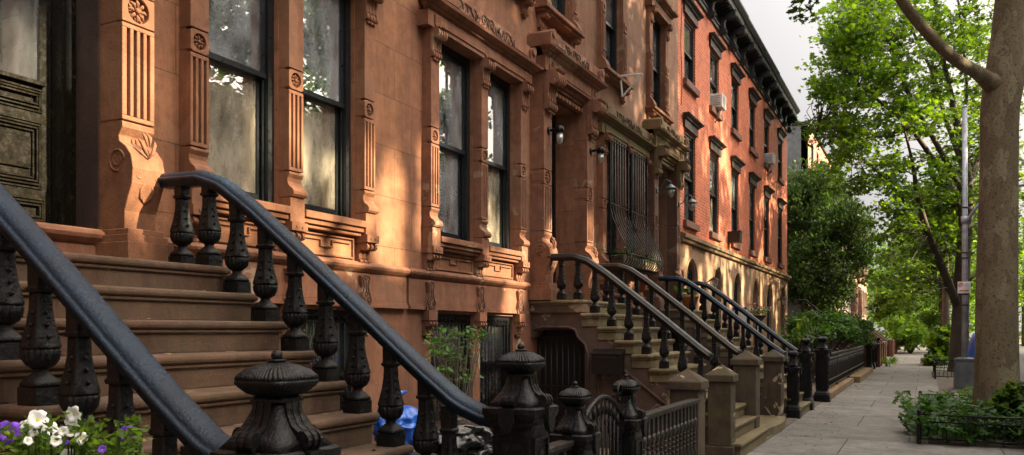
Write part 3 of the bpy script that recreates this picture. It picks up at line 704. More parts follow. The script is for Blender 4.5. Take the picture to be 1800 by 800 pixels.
# ------------------------------------------------------------------ brownstone B
B0, B1 = 7.57, 13.22
hB = thing('brownstone_house', 'middle brownstone house with fluted paired windows and tall dark doorway with two clear glass lamps', 'house', (B0, YF, 0), 'brownstone row houses')
opsB = [(8.09, 9.08, 2.66, 4.95), (9.26, 10.20, 2.66, 4.95), (11.02, 12.42, 2.03, 5.05), (8.09, 9.08, .55, 1.80), (9.26, 10.20, .55, 1.80), (11.15, 12.15, 6.28, 8.4), (8.1, 9.05, 6.28, 8.4), (9.5, 10.4, 6.28, 8.4)]
brown_house(hB, B0, B1, opsB, 'brown_b', 'brown_b_low')
door_surround(hB, 10.74, 11.02, 12.42, 12.70, 'trim_b')
front_door(hB, 11.02, 12.42, 2.24, 5.05, YF + .50, 'door_black', False)
for a, b in ((7.91, 8.085), (9.085, 9.255), (10.205, 10.39)): pilaster(hB, a, b, 'trim_b')
sill_and_panels(hB, [(8.09, 9.08), (9.26, 10.20)], 'trim_b')
lintel(hB, 7.80, 10.50, 'trim_b', (7.99, 9.17, 10.30))
lower_facade(hB, B0 + .012, 10.6, (7.99, 9.17, 10.30), 'brown_b_low', 'brown_b_low')
window(hB, 8.09, 9.08, 2.665, 4.95, glass='glass_sky_haze', curtain=(.5, 1)); window(hB, 9.26, 10.20, 2.665, 4.95, glass='glass_sky_haze', curtain=(0, .5), low_glass='glass_dusty')
for a, b in ((8.09, 9.08), (9.26, 10.20)):
    window(hB, a, b, .55, 1.80, curtain=(0, 1) if a < 9 else None); grille(hB, a + .02, b - .02, .57, 1.80, YF + .03)
def upper_window(root, x0, x1, z0, z1, mat, curtain=None):
    window(root, x0, x1, z0, z1, curtain=curtain)
    for a, b in ((x0 - .20, x0 - .005), (x1 + .005, x1 + .20)):
        m = MB(); m.box(a, b, YF - .08, YF, z0 + .25, z1); flutes(m, a + .03, b - .03, z0 + .3, z0 + .9, YF - .08, .02, 2); plate_rosette(m, a + .02, b - .02, z0 + .95, z0 + 1.12, YF - .08, .02, .045)
        o = [(0, 0), (.10, 0), (.08, -.06), (.15, -.15), (.17, -.22), (.12, -.249), (0, -.249)]
        m.prism([(YF - u, z0 + .249 + v) for u, v in o], a, b, YZ)
        m.build('pilaster', mat, root, bevel=.003, seg=1)
        br = MB(); bracket(br, a + .02, b - .02, YF - .07, z1, .12, .3, 3); br.build('bracket', mat, root)
        br = MB(); bracket(br, a + .03, b - .03, YF - .001, z0 - .10, .16, .22, 3); br.build('bracket', mat, root)
    m = MB(); m.box(x0 - .25, x1 + .25, YF - .20, YF + .08, z0 - .06, z0 - .002); m.box(x0 - .22, x1 + .22, YF - .15, YF, z0 - .1, z0 - .062); m.build('sill', mat, root, bevel=.008)
    m = MB(); m.box(x0 - .24, x1 + .24, YF - .14, YF, z1 + .001, z1 + .16); cornice_run(m, x0 - .26, x1 + .26, YF - .09, z1 + .162, MOULD); m.box(x0 - .2, x1 + .2, YF - .15, YF, z1 + .285, z1 + .42)
    m.build('lintel', mat, root, bevel=.004, seg=1)
upper_window(hB, 11.15, 12.15, 6.28, 8.4, 'trim_b', (0, 1)); upper_window(hB, 8.1, 9.05, 6.28, 8.4, 'trim_b', (0, 1)); upper_window(hB, 9.5, 10.4, 6.28, 8.4, 'trim_b')

# ------------------------------------------------------------------ brownstone C
C0, C1 = 13.22, 18.70
hC = thing('brownstone_house', 'brownstone house beside the red brick one, mossy lintels and a bulging black window grille', 'house', (C0, YF, 0), 'brownstone row houses')
opsC = [(13.62, 14.58, 2.9, 4.95), (14.78, 15.72, 2.9, 4.95), (16.38, 17.78, 2.03, 5.05), (13.62, 14.58, .55, 1.80), (14.78, 15.72, .55, 1.80), (13.65, 14.6, 6.1, 8.1), (16.45, 17.4, 6.1, 8.1)]
brown_house(hC, C0, C1, opsC, 'brown_c', 'brown_b_low')
door_surround(hC, 16.10, 16.38, 17.78, 18.06, 'trim_dark', hood_mat='trim_c')
front_door(hC, 16.38, 17.78, 2.24, 5.05, YF + .50, 'door_black', False)
for a, b in ((13.42, 13.61), (14.59, 14.77), (15.73, 15.92)): pilaster(hC, a, b, 'trim_b')
lintel(hC, 13.30, 16.02, 'trim_c', (13.51, 14.68, 15.83))
MB().box(13.62, 15.72, YF - .14, YF + .08, 2.80, 2.895).build('sill', 'trim_c', hC, bevel=.01)
lower_facade(hC, C0 + .012, 16.0, (13.51, 14.68, 15.83), 'brown_b_low', 'brown_b_low')
window(hC, 13.62, 14.58, 2.9, 4.95); window(hC, 14.78, 15.72, 2.9, 4.95)
for a, b in ((13.62, 14.58), (14.78, 15.72)): window(hC, a, b, .55, 1.80); grille(hC, a + .02, b - .02, .57, 1.80, YF + .03)
upper_window(hC, 13.65, 14.6, 6.1, 8.1, 'trim_b', (0, 1)); upper_window(hC, 16.45, 17.4, 6.1, 8.1, 'trim_b')
def belly_grille(root, x0, x1, z0, z1, y):
    n = 7; ys = []
    prof = [(z1, 0), (3.80, 0), (3.68, .015), (3.52, .06), (3.36, .13), (3.20, .215), (3.05, .29), (2.92, .325), (2.80, .31), (2.72, .24), (2.69, .13), (2.70, .03)]
    g = MB()
    for k in range(n + 1):
        x = x0 + (x1 - x0) * k / n; g.tube([(x, y - p, z) for z, p in prof], .0095, 6)
    g.build('bar', 'fence_iron', root)
    f = MB()
    for z, p in ((z1 - .05, 0), (3.79, 0), (2.92, .325), (2.69, .13)):
        f.tube([(x0, y - .0, z), (x0, y - p - .006, z), (x1, y - p - .006, z), (x1, y, z)], .011, 6)
    for x in (x0 + .0, x1): f.box(x - .012, x + .012, y - .02, y + .02, z0 - .28, z1)
    for s_, q in ((x0, 1), (x1, 1)):
        for cz, r in ((3.42, .05), (3.18, .09), (2.90, .12)): f.tube([(s_, y - .13 + r * math.cos(a) * .8 * (1 - a / 14), cz + r * math.sin(a) * (1 - a / 14)) for a in np.linspace(0, 9, 20)], .006, 5)
    f.build('grille_frame', 'iron', root)
bg1 = thing('window_grille', 'bulging black iron grille over the left of the mossy paired windows', 'window grille', (14.1, YF - .18, 2.8), 'belly grilles on the brownstone windows')
belly_grille(bg1, 13.62, 14.58, 2.98, 4.93, YF - .17)
bg2 = thing('window_grille', 'bulging black iron grille beside the second doorway, right of its twin', 'window grille', (15.25, YF - .18, 2.8), 'belly grilles on the brownstone windows')
belly_grille(bg2, 14.78, 15.72, 2.98, 4.93, YF - .17)
for k, o in enumerate((bg1, bg2)):
    pass

# ------------------------------------------------------------------ stoops
RISE = 2.03 / 11
FR = [4.18 - .242 * k for k in range(8)] + [2.33, 2.19, 2.05]        # front edges of the 11 treads, landing first
def stoop(label, xl, xr, mat, arch=True, group='stone stoops'):
    r = thing('stone_stoop', label, 'stoop', ((xl + xr) / 2, 3.4, 0), group)
    body = [(FR[-1] + .03, -.1)]
    for k in range(10, -1, -1):
        z = 2.03 - RISE * k - .055; body.append((FR[k] + .03, z))
        body.append(((FR[k - 1] + .03) if k else YF - .005, z))
    if arch: body += [(YF - .005, 1.50), (4.93, 1.52), (4.90, 1.60), (4.82, 1.62), (4.42, 1.62), (4.33, 1.60), (4.30, 1.50), (4.20, 1.44), (4.18, 1.30), (4.18, -.1)]
    else: body += [(YF - .005, -.1)]
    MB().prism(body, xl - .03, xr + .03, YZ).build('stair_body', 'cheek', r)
    for k in range(11):
        z = 2.03 - RISE * k; f = FR[k]; b = (FR[k - 1] + .05) if k else YF - .003
        m = MB(); m.box(xl - .10, xr + .10, f, b, z - .052, z)
        o = m.build('step', mat, r, bevel=.022, seg=3)
        q = MB(); q.box(xl - .05, xr + .05, f + .028, b - .001, z - RISE + .001, z - .075); q.box(xl - .075, xr + .075, f + .014, b - .002, z - .074, z - .053)
        q.build('riser', mat, o, bevel=.006, seg=1)
    if arch:
        for x in (xl - .045, xr + .045):
            t = MB()
            t.tube([(x, 4.13, -.05), (x, 4.13, 1.28), (x, 4.17, 1.42), (x, 4.28, 1.52), (x, 4.32, 1.62), (x, 4.42, 1.655), (x, 4.82, 1.655), (x, 4.93, 1.62)], .02, 6)
            t.tube([(x, 3.98, 1.35), (x, 2.75, .42)], .022, 6); t.tube([(x, 3.98, 1.35), (x, 3.98, .3), (x, 2.9, .3), (x, 2.75, .42)], .018, 6)
            t.tube([(x, 3.65 + .22 * math.cos(a) * (1 - a / 11), .62 + .16 * math.sin(a) * (1 - a / 11)) for a in np.linspace(0, 9, 30)], .018, 6)
            t.tube([(x, 3.35, .45), (x, 3.15, .62), (x, 3.0, .55), (x, 2.9, .42)], [.02, .03, .02, .01], 6)
            t.box(x - .02, x + .02, 4.1, YF, 1.86, 1.97)
            t.build('carved_moulding', 'cheek', r)
        g = MB(); x = xl + .12
        for k in range(9): y = 4.22 + k * .088; g.tube([(x, y, 0), (x, y, 1.6)], .009, 6)
        for z in (.1, .8, 1.5): g.box(x - .012, x + .012, 4.19, 4.96, z, z + .03)
        g.box(x + .05, x + .08, 4.19, 4.96, 0, 1.62)
        g.build('gate', 'door_black', r)
    return r
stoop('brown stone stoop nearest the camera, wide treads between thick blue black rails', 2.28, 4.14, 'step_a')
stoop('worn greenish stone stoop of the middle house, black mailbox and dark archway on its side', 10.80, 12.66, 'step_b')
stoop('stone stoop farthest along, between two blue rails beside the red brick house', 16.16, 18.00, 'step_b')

def railz(y):
    P_ = [(2.08, 1.115), (2.2, 1.125), (2.36, 1.19), (2.6, 1.365), (3.20, 1.845), (3.88, 2.375), (4.15, 2.56), (4.34, 2.625), (4.72, 2.635)]
    for (a, b), (c, d) in zip(P_, P_[1:]):
        if y <= c: return b + (d - b) * (y - a) / (c - a)
    return 2.635
def rail_body(mb, x, y0, y1, wdt=.155, h=.10):
    ys = np.linspace(y0, y1, 44); sec = [(-.34, -.5), (.34, -.5), (.40, -.18), (.5, -.10), (.52, .02), (.47, .12), (.40, .13), (.40, .20), (.34, .36), (.22, .47), (0, .52), (-.22, .47), (-.34, .36), (-.40, .20), (-.40, .13), (-.47, .12), (-.52, .02), (-.5, -.10), (-.40, -.18)]
    rings = []
    for y in ys:
        y = min(max(y, y0), y1); z = railz(y); sl = (railz(min(y + .05, 4.7)) - railz(max(y - .05, 2.1))) / (min(y + .05, 4.7) - max(y - .05, 2.1)); a = math.atan(sl)
        rings.append([(x + u * wdt, y - v * h * math.sin(a), z + v * h * math.cos(a)) for u, v in sec])
    mb.loft(rings)
def baluster_mesh():
    m = MB()
    m.sq([(0, .062, 12), (.075, .062, 12)], 0, 0, 0, 24, R(0), False)
    m.sq([(.076, .056, 8), (.085, .062, 6), (.10, .058, 4), (.125, .036, 3), (.135, .028, 2), (.15, .030, 2)], 0, 0, 0, 24)
    m.sq([(.15, .030, 2), (.165, .050, 2.2, 16, .05), (.19, .063, 2.2, 16, .06), (.225, .066, 2.4, 16, .06), (.235, .060, 3)], 0, 0, 0, 64)
    m.sq([(.235, .064, 3), (.245, .062, 3.5, 4, -.05), (.29, .050, 4, 4, -.08), (.34, .040, 4.5, 4, -.08), (.40, .033, 5, 4, -.06), (.45, .032, 6, 4, -.04), (.47, .033, 6)], 0, 0, 0, 48)
    m.sq([(.47, .040, 8), (.485, .044, 8), (.495, .036, 8), (.56, .036, 12), (.62, .036, 12)], 0, 0, 0, 24, 0, False)
    for k in range(4):
        z = .285 + k * .05; r = .052 - .011 * k ** .8
        for a in range(4): m.ball(math.cos(a * math.pi / 2) * r, math.sin(a * math.pi / 2) * r, z, .0095, 7, 5)
    return m
BAL = [None, None]
def newel(root, x, y, s=1., zt=1.53, name='newel_post', w_=1., z0=0., mat='iron'):
    m = MB(); q = w_
    m.sq([(0, .17 * q, 14), (.16, .17 * q, 14), (.17, .16 * q, 12), (.20, .155 * q, 10), (.24, .125 * q, 10), (.26, .12 * q, 14)], x, y, z0, 32, 0, False)
    H = zt - z0; m.sq([(.26, .118 * q, 14), (H - .45, .118 * q, 14)], x, y, z0, 32, 0, False)
    m.sq([(H - .45, .125 * q, 14), (H - .43, .14 * q, 12), (H - .415, .14 * q, 12), (H - .40, .155 * q, 14), (H - .37, .165 * q, 14), (H - .345, .165 * q, 14), (H - .335, .15 * q, 10)], x, y, z0, 32, 0, False)
    m.sq([(H - .335, .150 * q, 8), (H - .30, .125 * q, 6), (H - .26, .095 * q, 6), (H - .215, .072 * q, 6), (H - .175, .060 * q, 6)], x, y, z0, 32)
    m.sq([(H - .175, .070 * q, 8), (H - .165, .070 * q, 8), (H - .155, .06 * q, 6)], x, y, z0, 32, 0, False)
    m.sq([(H - .155, .06 * q, 5), (H - .148, .080 * q, 6, 48, .02), (H - .125, .102 * q, 6, 48, .025), (H - .112, .112 * q, 7), (H - .100, .112 * q, 7)], x, y, z0, 192)
    m.sq([(H - .100, .112 * q, 6, 48, .02), (H - .085, .106 * q, 6, 48, .045), (H - .066, .088 * q, 6, 48, .05), (H - .048, .058 * q, 5, 48, .035), (H - .04, .035 * q, 3)], x, y, z0, 192)
    m.sq([(H - .04, .030 * q, 2), (H - .032, .035 * q, 2), (H - .028, .018 * q, 2)], x, y, z0, 16)
    m.ball(x, y, z0 + H - .016, .021 * q, 12, 8)
    p = m.build(name, mat, root)
    v = MB()
    for k in range(4):
        a = k * math.pi / 2; c, s_ = math.cos(a), math.sin(a)
        out = [(.060, H - .175), (.075, H - .175), (.082, H - .22), (.10, H - .255), (.13, H - .275)]
        for j in range(9): t = R(95) - R(230) * j / 8; out.append((.138 + .036 * math.cos(t), H - .305 + .036 * math.sin(t)))
        out += [(.11, H - .32), (.085, H - .29), (.065, H - .24)]
        for j in range(5):
            wa, wb = (-.040 + .016 * j) * q, (-.040 + .016 * (j + 1)) * q; sc = 1 if j % 2 == 0 else .965
            fr = lambda u, vv, w, c=c, s_=s_, sc=sc: (x + (u * sc * q) * c - w * s_, y + (u * sc * q) * s_ + w * c, z0 + vv)
            v.prism(out, wa + .0004, wb - .0004, fr)
        fr = lambda u, vv, w, c=c, s_=s_: (x + w * c - u * s_, y + w * s_ + u * c, z0 + vv)
        v.prism([(-.045 * q, H - .34), (.045 * q, H - .34), (.045 * q, H - .42), (.025 * q, H - .46), (0, H - .475), (-.025 * q, H - .46), (-.045 * q, H - .42)], .155 * q, .185 * q, fr)
        for e in (-1, 1): v.prism([(e * .085 * q - .008, .30), (e * .085 * q + .008, .30), (e * .085 * q + .008, H - .50), (e * .085 * q - .008, H - .50)], .117 * q, .128 * q, fr)
        v.prism([(-.092 * q, .285), (.092 * q, .285), (.092 * q, .30), (-.092 * q, .30)], .117 * q, .1285 * q, fr); v.prism([(-.092 * q, H - .515), (.092 * q, H - .515), (.092 * q, H - .50), (-.092 * q, H - .50)], .117 * q, .1285 * q, fr)
        for zc in np.arange(.38, H - .56, .11):
            v.prism([(0, zc + .045), (.03 * q, zc), (0, zc - .045), (-.03 * q, zc)], .117 * q, .126 * q, fr)
    v.build('scroll_ornament', mat, p)
    return p
def railing(label, x, mat, y_end=2.14, newel_at=None, group='stoop handrails', top=4.72, zt=1.53, nw=1.):
    r = thing('stair_railing', label, 'railing', (x, 3.4, 0), group)
    m = MB(); rail_body(m, x, y_end, top, .155 if x < 5 else .13); m.build('handrail', mat, r)
    idx = 0 if x < 5 else 1
    pos = [(4.54, 2.03), (4.29, 2.03)] + [(FR[k] + .105, 2.03 - RISE * k) for k in range(1, 9)]
    if newel_at is None and y_end > 2.3: pos = pos[:-1]
    for y, z in pos:
        if y < y_end + .02: continue
        if BAL[idx] is None:
            b = baluster_mesh(); b.v = [(a * (.92 if idx else 1.05) + x, c * (.92 if idx else 1.05) + y, d + z) for a, c, d in b.v]
            BAL[idx] = b.build('baluster', 'iron', r)
            me = BAL[idx].data
            for vv in me.vertices: vv.co.x -= x - r.location.x; vv.co.y -= y - r.location.y; vv.co.z -= z
            BAL[idx].location = (x - r.location.x, y - r.location.y, z)
        else: cp(BAL[idx], (x, y, z), r)
    if newel_at: newel(r, x, newel_at, 1, zt, w_=nw)
    return r
railing('thick blue black handrail at the left edge, ending at the frontmost ribbed iron newel', 2.28, 'iron_rail', 2.10, 2.04)
railing('blue black handrail right of the nearest brown stoop, curving level at its foot', 4.14, 'iron_rail', 2.08, 1.98)
railing('worn dark grey left handrail of the middle stoop, ending on a mossy stone post', 10.80, 'rail_grey', 2.45)
railing('worn brown right handrail of the middle stoop, ending on a stone post', 12.66, 'rail_brown', 2.45)
railing('blue left handrail of the farthest stoop with black balusters', 16.16, 'iron_rail', 2.3, 2.17, zt=1.28, nw=.8)
railing('blue right handrail of the farthest stoop, nearest the red brick house', 18.00, 'iron_rail', 2.3, 2.17, zt=1.5, nw=.9)

def stone_post(label, x, y, zt, w_=.15, base=.15):
    r = thing('stone_post', label, 'post', (x, y, 0), 'stone gate posts')
    MB().box(x - w_, x + w_, y - w_, y + w_, base + .001, zt - .21).build('shaft', 'post_stone', r, bevel=.008)
    MB().box(x - w_ - .035, x + w_ + .035, y - w_ - .035, y + w_ + .035, 0, base).build('base', 'post_stone', r, bevel=.012)
    c = MB(); q = w_ + .035; c.box(x - q, x + q, y - q, y + q, zt - .209, zt - .125)
    sq = [(x - q, y - q), (x + q, y - q), (x + q, y + q), (x - q, y + q)]; c.loft([[(a, b, zt - .1249) for a, b in sq], [(x + (a - x) * .06, y + (b - y) * .06, zt) for a, b in sq]], True, False)
    c.build('pyramid_cap', 'post_stone', r, bevel=.008)
stone_post('stone post with pyramid cap where the near iron fence ends, nearest of four', 8.75, 2.24, 1.20)
stone_post('stone post with pyramid cap at the foot of the dark grey handrail', 10.78, 2.32, 1.17, .145)
stone_post('stone post with pyramid cap at the foot of the worn brown handrail', 12.66, 2.36, 1.31, .165)
stone_post('stone post with pyramid cap just before the farthest stoop, in front of the blue handrail', 15.15, 2.36, 1.28, .15)
# curved slab in the gateway of the third yard
m = MB(); pts = [(12.85, 2.14)] + [(12.85 + 2.15 * t, 2.14 - .10 * math.sin(math.pi * t)) for t in np.linspace(.05, .95, 12)] + [(15.0, 2.14), (15.0, 2.6), (12.85, 2.6)]
m.prism(pts, .0, .14, XF)
tag(m.build('gateway_slab', 'step_b', None, bevel=.012, org=(13.9, 2.3, 0)), 'low curved stone slab in the gateway between the third and fourth stone posts', 'step')

def fence_run(label, x0, x1, y, z0, zt, pitch=.13, flat=True, mat='fence_iron', post_mid=(), group='iron front fences'):
    r = thing('iron_fence', label, 'fence', ((x0 + x1) / 2, y, 0), group)
    t = MB(); t.box(x0, x1, y - .05, y + .05, zt - .035, zt).box(x0, x1, y - .035, y + .035, zt - .055, zt - .036); t.build('top_rail', mat, r, bevel=.006)
    MB().box(x0, x1, y - .03, y + .03, z0 + .07, z0 + .095).build('bottom_rail', mat, r)
    n = max(1, int((x1 - x0) / pitch)); first = None
    for k in range(n):
        x = x0 + (x1 - x0) * (k + .5) / n
        if first is None:
            p = MB(); h0, h1 = z0 + .095, zt - .055; H = h1 - h0
            if flat:
                p.box(x - .028, x + .028, y - .012, y + .012, h1 - .14, h1)
                p.sq([(0, .012, 6), (.10, .016, 4), (.16, .024, 4), (.22, .012, 4), (H - .24, .012, 4), (H - .19, .026, 4), (H - .14, .022, 4)], x, y, h0, 12)
                for q in range(int((H - .46) / .045)): p.ball(x, y, h0 + .25 + q * .045, .019, 8, 5)
            else:
                p.sq([(0, .012, 6), (H, .012, 6)], x, y, h0, 8); p.sq([(0, .018, 4), (.03, .024, 4), (.06, .012, 4)], x, y, h0 + H * .12, 8); p.sq([(0, .012, 4), (.03, .022, 4), (.06, .012, 4)], x, y, h0 + H * .82, 8)
            first = p.build('picket', mat, r); me = first.data
            for vv in me.vertices: vv.co.x -= x - r.location.x; vv.co.z -= z0
            first.location = (x - r.location.x, 0, z0)
        else: cp(first, (x, y, z0), r)
    for x in post_mid: MB().sq([(0, .025, 8), (zt + .03, .025, 8)], x, y, 0, 12, 0, False).ball(x, y, zt + .05, .035).build('fence_post', mat, r)
    return r
def kerbstone(label, x0, x1, mat='cheek', y=2.2, h=.15, w_=.13):
    m = MB(); m.box(x0, x1, y - w_, y + w_, 0, h); tag(m.build('fence_base', mat, None, bevel=.012, org=((x0 + x1) / 2, y, 0)), label, 'stone kerb')
def iron_post(label, x, y, zt, w_=.85):
    r = thing('iron_post', label, 'post', (x, y, 0), 'ribbed iron posts'); newel(r, x, y, 1, zt, 'post', w_, .0); return r
YN = 2.06
fence_run('short weathered iron fence joining the large newel to the smaller ribbed post', 4.33, 5.0, YN, .12, .90)
iron_post('smaller ribbed iron post on the left side of the little arched gate', 5.13, YN, 1.27)
iron_post('smaller ribbed iron post on the right side of the little arched gate', 6.18, YN, 1.27)
fence_run('weathered iron fence with beaded balusters between the arched gate and the first stone post', 6.32, 8.58, YN + .05, .12, .91)
kerbstone('low stone kerb under the near iron fence', 4.33, 8.55, y=2.13)
g = thing('iron_gate', 'small black iron gate with arched scrolled top between two ribbed posts', 'gate', (5.65, YN, 0))
m = MB(); a0, a1 = 5.24, 6.07; arc = lambda x: 1.0 + .13 * math.sin(math.pi * min(max((x - 5.3) / .7, 0), 1)) ** .8 - (.03 if x < 5.3 or x > 6.0 else 0)
m.tube([(x, YN, arc(x)) for x in np.linspace(a0, a1, 24)], .018, 8)
m.tube([(a1 - .05 + .06 * math.cos(t) * (1 - t / 9), YN, 1.12 + .09 * math.sin(t) * (1 - t / 9)) for t in np.linspace(0, 7, 20)], .010, 6)
m.box(a0, a0 + .03, YN - .015, YN + .015, .08, .98).box(a1 - .03, a1, YN - .015, YN + .015, .08, .98).box(a0, a1, YN - .012, YN + .012, .12, .15).box(a0, a1, YN - .012, YN + .012, .55, .57)
m.build('gate_frame', 'iron', g)
for k in range(9):
    x = a0 + .08 + k * .083; m = MB(); m.tube([(x, YN, .15), (x, YN, arc(x))], .009, 6); m.tube([(x, YN, arc(x) - .14), (x, YN, arc(x) - .08), (x, YN, arc(x) - .03)], [.004, .022, .004], 6); m.build('bar', 'iron', g)

# the far yard in front of the red brick house
iron_post('tall ribbed iron post standing past the farthest stoop where the sunny picket fence begins', 20.2, 2.08, 1.52, 1.05)
iron_post('squat black iron post with round finial between the stoop and the picket fence', 19.2, 2.3, 1.45, .8)
xs_ = [20.5, 24.2, 28.0, 31.6, 35.2]
for k, lab in enumerate(('black picket fence section nearest the tall ribbed iron posts', 'black picket fence section second from the ribbed posts, under the hedge', 'black picket fence section third from the ribbed posts', 'black picket fence section farthest down the red brick house yard')):
    fence_run(lab, xs_[k] + .05, xs_[k + 1] - .05, 2.12, .16, 1.05, .115, False, post_mid=(xs_[k],), group='picket fence sections of the red brick house')
kerbstone('long low stone kerb under the sunny picket fence', 20.4, 27.9, 'band', 2.1, .16, .15)
kerbstone('taller stone kerb block where the picket fence steps up', 28.0, 35.3, 'band', 2.02, .19, .24)

# ------------------------------------------------------------------ mailbox, lamps, window bracket
r = thing('mailbox', 'black metal mailbox with a tan name strip on the middle stoop wall', 'mailbox', (10.70, 3.8, 1.2))
m = MB(); m.box(10.60, 10.745, 3.60, 4.02, 1.02, 1.30); m.prism([(10.58, 1.30), (10.745, 1.36), (10.745, 1.302), (10.58, 1.285)], 3.59, 4.03, lambda u, v, w_: (u, w_, v)); m.tube([(10.62, 3.72 + .06 * 0, 1.02), (10.61, 3.75, .96), (10.61, 3.85, .96), (10.62, 3.88, 1.02)], .008, 6)
m.build('box', 'door_black', r, bevel=.004)
MB().box(10.592, 10.599, 3.68, 3.98, 1.235, 1.27).build('name_strip', 'rail_brown', r)
def jar_lamp(label, x, y, z):
    r = thing('wall_lamp', label, 'lamp', (x, y, z), 'clear glass lamps by the doorway')
    m = MB(); m.tube([(x, y, z + .02), (x, y - .03, z + .02)], .055, 12); m.tube([(x, y - .03, z + .02), (x, y - .16, z + .03)], .018, 8); m.tube([(x, y - .17, z - .03), (x, y - .17, z + .05), (x, y - .17, z + .07)], [.062, .058, .03], 12)
    m.build('bracket', 'iron', r)
    m = MB(); m.tube([(x, y - .17, z - .03), (x, y - .17, z - .16), (x, y - .17, z - .19)], [.048, .046, .02], 12); m.build('glass_jar', 'glass_clear', r)
    MB().ball(x, y - .17, z - .09, .022).build('bulb', 'white', r)
    m = MB()
    for k in range(4): a = k * math.pi / 2 + .5; m.tube([(x + .052 * math.cos(a), y - .17 + .052 * math.sin(a), z - .03), (x + .05 * math.cos(a), y - .17 + .05 * math.sin(a), z - .17)], .004, 5)
    m.build('cage', 'iron', r)
jar_lamp('clear glass jar lamp on the left pilaster of the middle house doorway', 10.90, YF - .22, 4.42)
jar_lamp('clear glass jar lamp on the right pilaster of the middle house doorway', 12.57, YF - .22, 4.45)
def goose_lamp(label, x, y, z):
    r = thing('wall_lamp', label, 'lamp', (x, y, z), 'grey gooseneck lamps')
    m = MB(); m.tube([(x, y, z), (x, y - .03, z)], .06, 12); m.tube([(x, y - .03, z), (x, y - .10, z + .03), (x, y - .13, z + .14), (x, y - .20, z + .20), (x, y - .28, z + .15), (x, y - .29, z + .09)], .011, 8)
    m.build('bracket', 'lamp_glass_grey', r)
    m = MB(); m.tube([(x, y - .29, z + .10), (x, y - .29, z + .07), (x, y - .29, z + .03), (x, y - .29, z + .0)], [.02, .05, .10, .12], 14); m.build('shade', 'lamp_glass_grey', r)
    m = MB(); m.tube([(x, y - .29, z - .001), (x, y - .29, z - .07), (x, y - .29, z - .15), (x, y - .29, z - .17)], [.085, .075, .04, .01], 14); m.build('globe', 'glass_clear', r)
goose_lamp('grey gooseneck lamp on the left pilaster of the mossy doorway', 16.24, YF - .22, 4.40)
goose_lamp('grey gooseneck lamp on the right pilaster of the mossy doorway, against red brick', 17.92, YF - .22, 4.35)
def lantern(label, x, z):
    r = thing('wall_lantern', label, 'lantern', (x, YF, z), 'lanterns on the pale stone base'); y = YF - .25
    m = MB(); m.box(x - .04, x + .04, YF - .03, YF, z - .12, z + .12); m.tube([(x, YF - .03, z + .05), (x, y, z + .20), (x, y, z + .16)], .012, 6); m.sq([(.12, .13, 8), (.17, .07, 8), (.20, .02, 4)], x, y, z, 16, 0, False); m.sq([(-.14, .05, 8), (-.12, .06, 8)], x, y, z, 16, 0, False)
    for a, b in ((-1, -1), (-1, 1), (1, -1), (1, 1)): m.tube([(x + a * .055, y + b * .055, z - .13), (x + a * .09, y + b * .09, z + .12)], .007, 5)
    m.build('lantern_frame', 'iron', r); MB().sq([(-.12, .052, 10), (.115, .086, 10)], x, y, z, 16, 0, False).build('lantern_glass', 'glass_clear', r)
lantern('black lantern between the first and second arches of the pale stone base', 21.2, 2.75)
lantern('black lantern beside the last arched doorway of the pale stone base', 32.9, 2.7)
m = MB(); Xb, Zb = 14.2, 6.05
for a, b in (((Xb, YF - .20, Zb - .30), (Xb + .02, YF - .52, Zb + .03)), ((Xb - .05, YF - .12, Zb + .06), (Xb + .02, YF - .56, Zb + .06)), ((Xb, YF - .20, Zb - .30), (Xb - .05, YF - .18, Zb + .06))): m.tube([a, b], .017, 5, False)
tag(m.build('air_conditioner_bracket', 'white', None, org=(Xb, YF - .3, Zb)), 'empty white metal bracket on an upper brownstone window sill', 'bracket')
m = MB(); m.tube([(12.95 + .04 * math.sin(t), YF - .03, 6.0 - t * .5) for t in np.linspace(0, 8, 20)], .006, 5); m.tube([(18.9 + .05 * math.sin(t * 2), YF - .02, 9.5 - t * .55) for t in np.linspace(0, 5, 16)], .008, 5)
tag(m.build('cable', 'iron', None, org=(13, YF, 5)), 'thin black cable running down the brownstone and brick fronts', 'cable')

# ------------------------------------------------------------------ red brick building
D0, D1 = 18.70, 35.45; ZR = 10.45
hR = thing('brick_row_house', 'red brick row house with black bracketed cornice and pale arched stone basement', 'house', (D0, YF, 0))
wx = [19.75, 22.35, 25.05, 27.8, 30.55, 33.6]; hw = .53
ops = [(c - hw, c + hw, 7.45, 8.98) for c in wx] + [(c - hw, c + hw, 4.18, 6.32) for c in wx]
ax = [19.75, 22.55, 25.15, 28.2, 30.9, 34.0]; ah = .46
aops = [(c - ah, c + ah, .05 if k in (1, 3, 5) else 1.0, 3.25) for k, c in enumerate(ax)]
facade_wall(MB(), D0, D1, 3.62, ZR, ops).build('wall', 'red_brick', hR)
facade_wall(MB(), D0, D1, -.2, 3.62, aops, YF - .03, .35).build('basement_wall', 'ashlar', hR)
m = MB()
for c in ax:
    for sg in (-1, 1):
        pts = [(c + sg * ah, 3.25), (c, 3.25)] + [(c + sg * ah * math.sin(t), 3.25 - ah + ah * math.cos(t)) for t in np.linspace(.0, math.pi / 2, 9)[1:]]
        m.prism(pts, YF - .029, YF + .318, XZ)
m.build('arch_head', 'ashlar', hR)
for c in ax:
    m = MB(); m.tube([(c + (ah + .06) * math.sin(t), YF - .03, 3.25 - ah + (ah + .06) * math.cos(t)) for t in np.linspace(-math.pi / 2, math.pi / 2, 15)], .035, 5, False); m.build('arch_moulding', 'band', hR)
MB().box(D0 + .01, D1 - .01, YF + 1.2, YF + 9, -.2, ZR).build('interior', 'dark_room', hR)
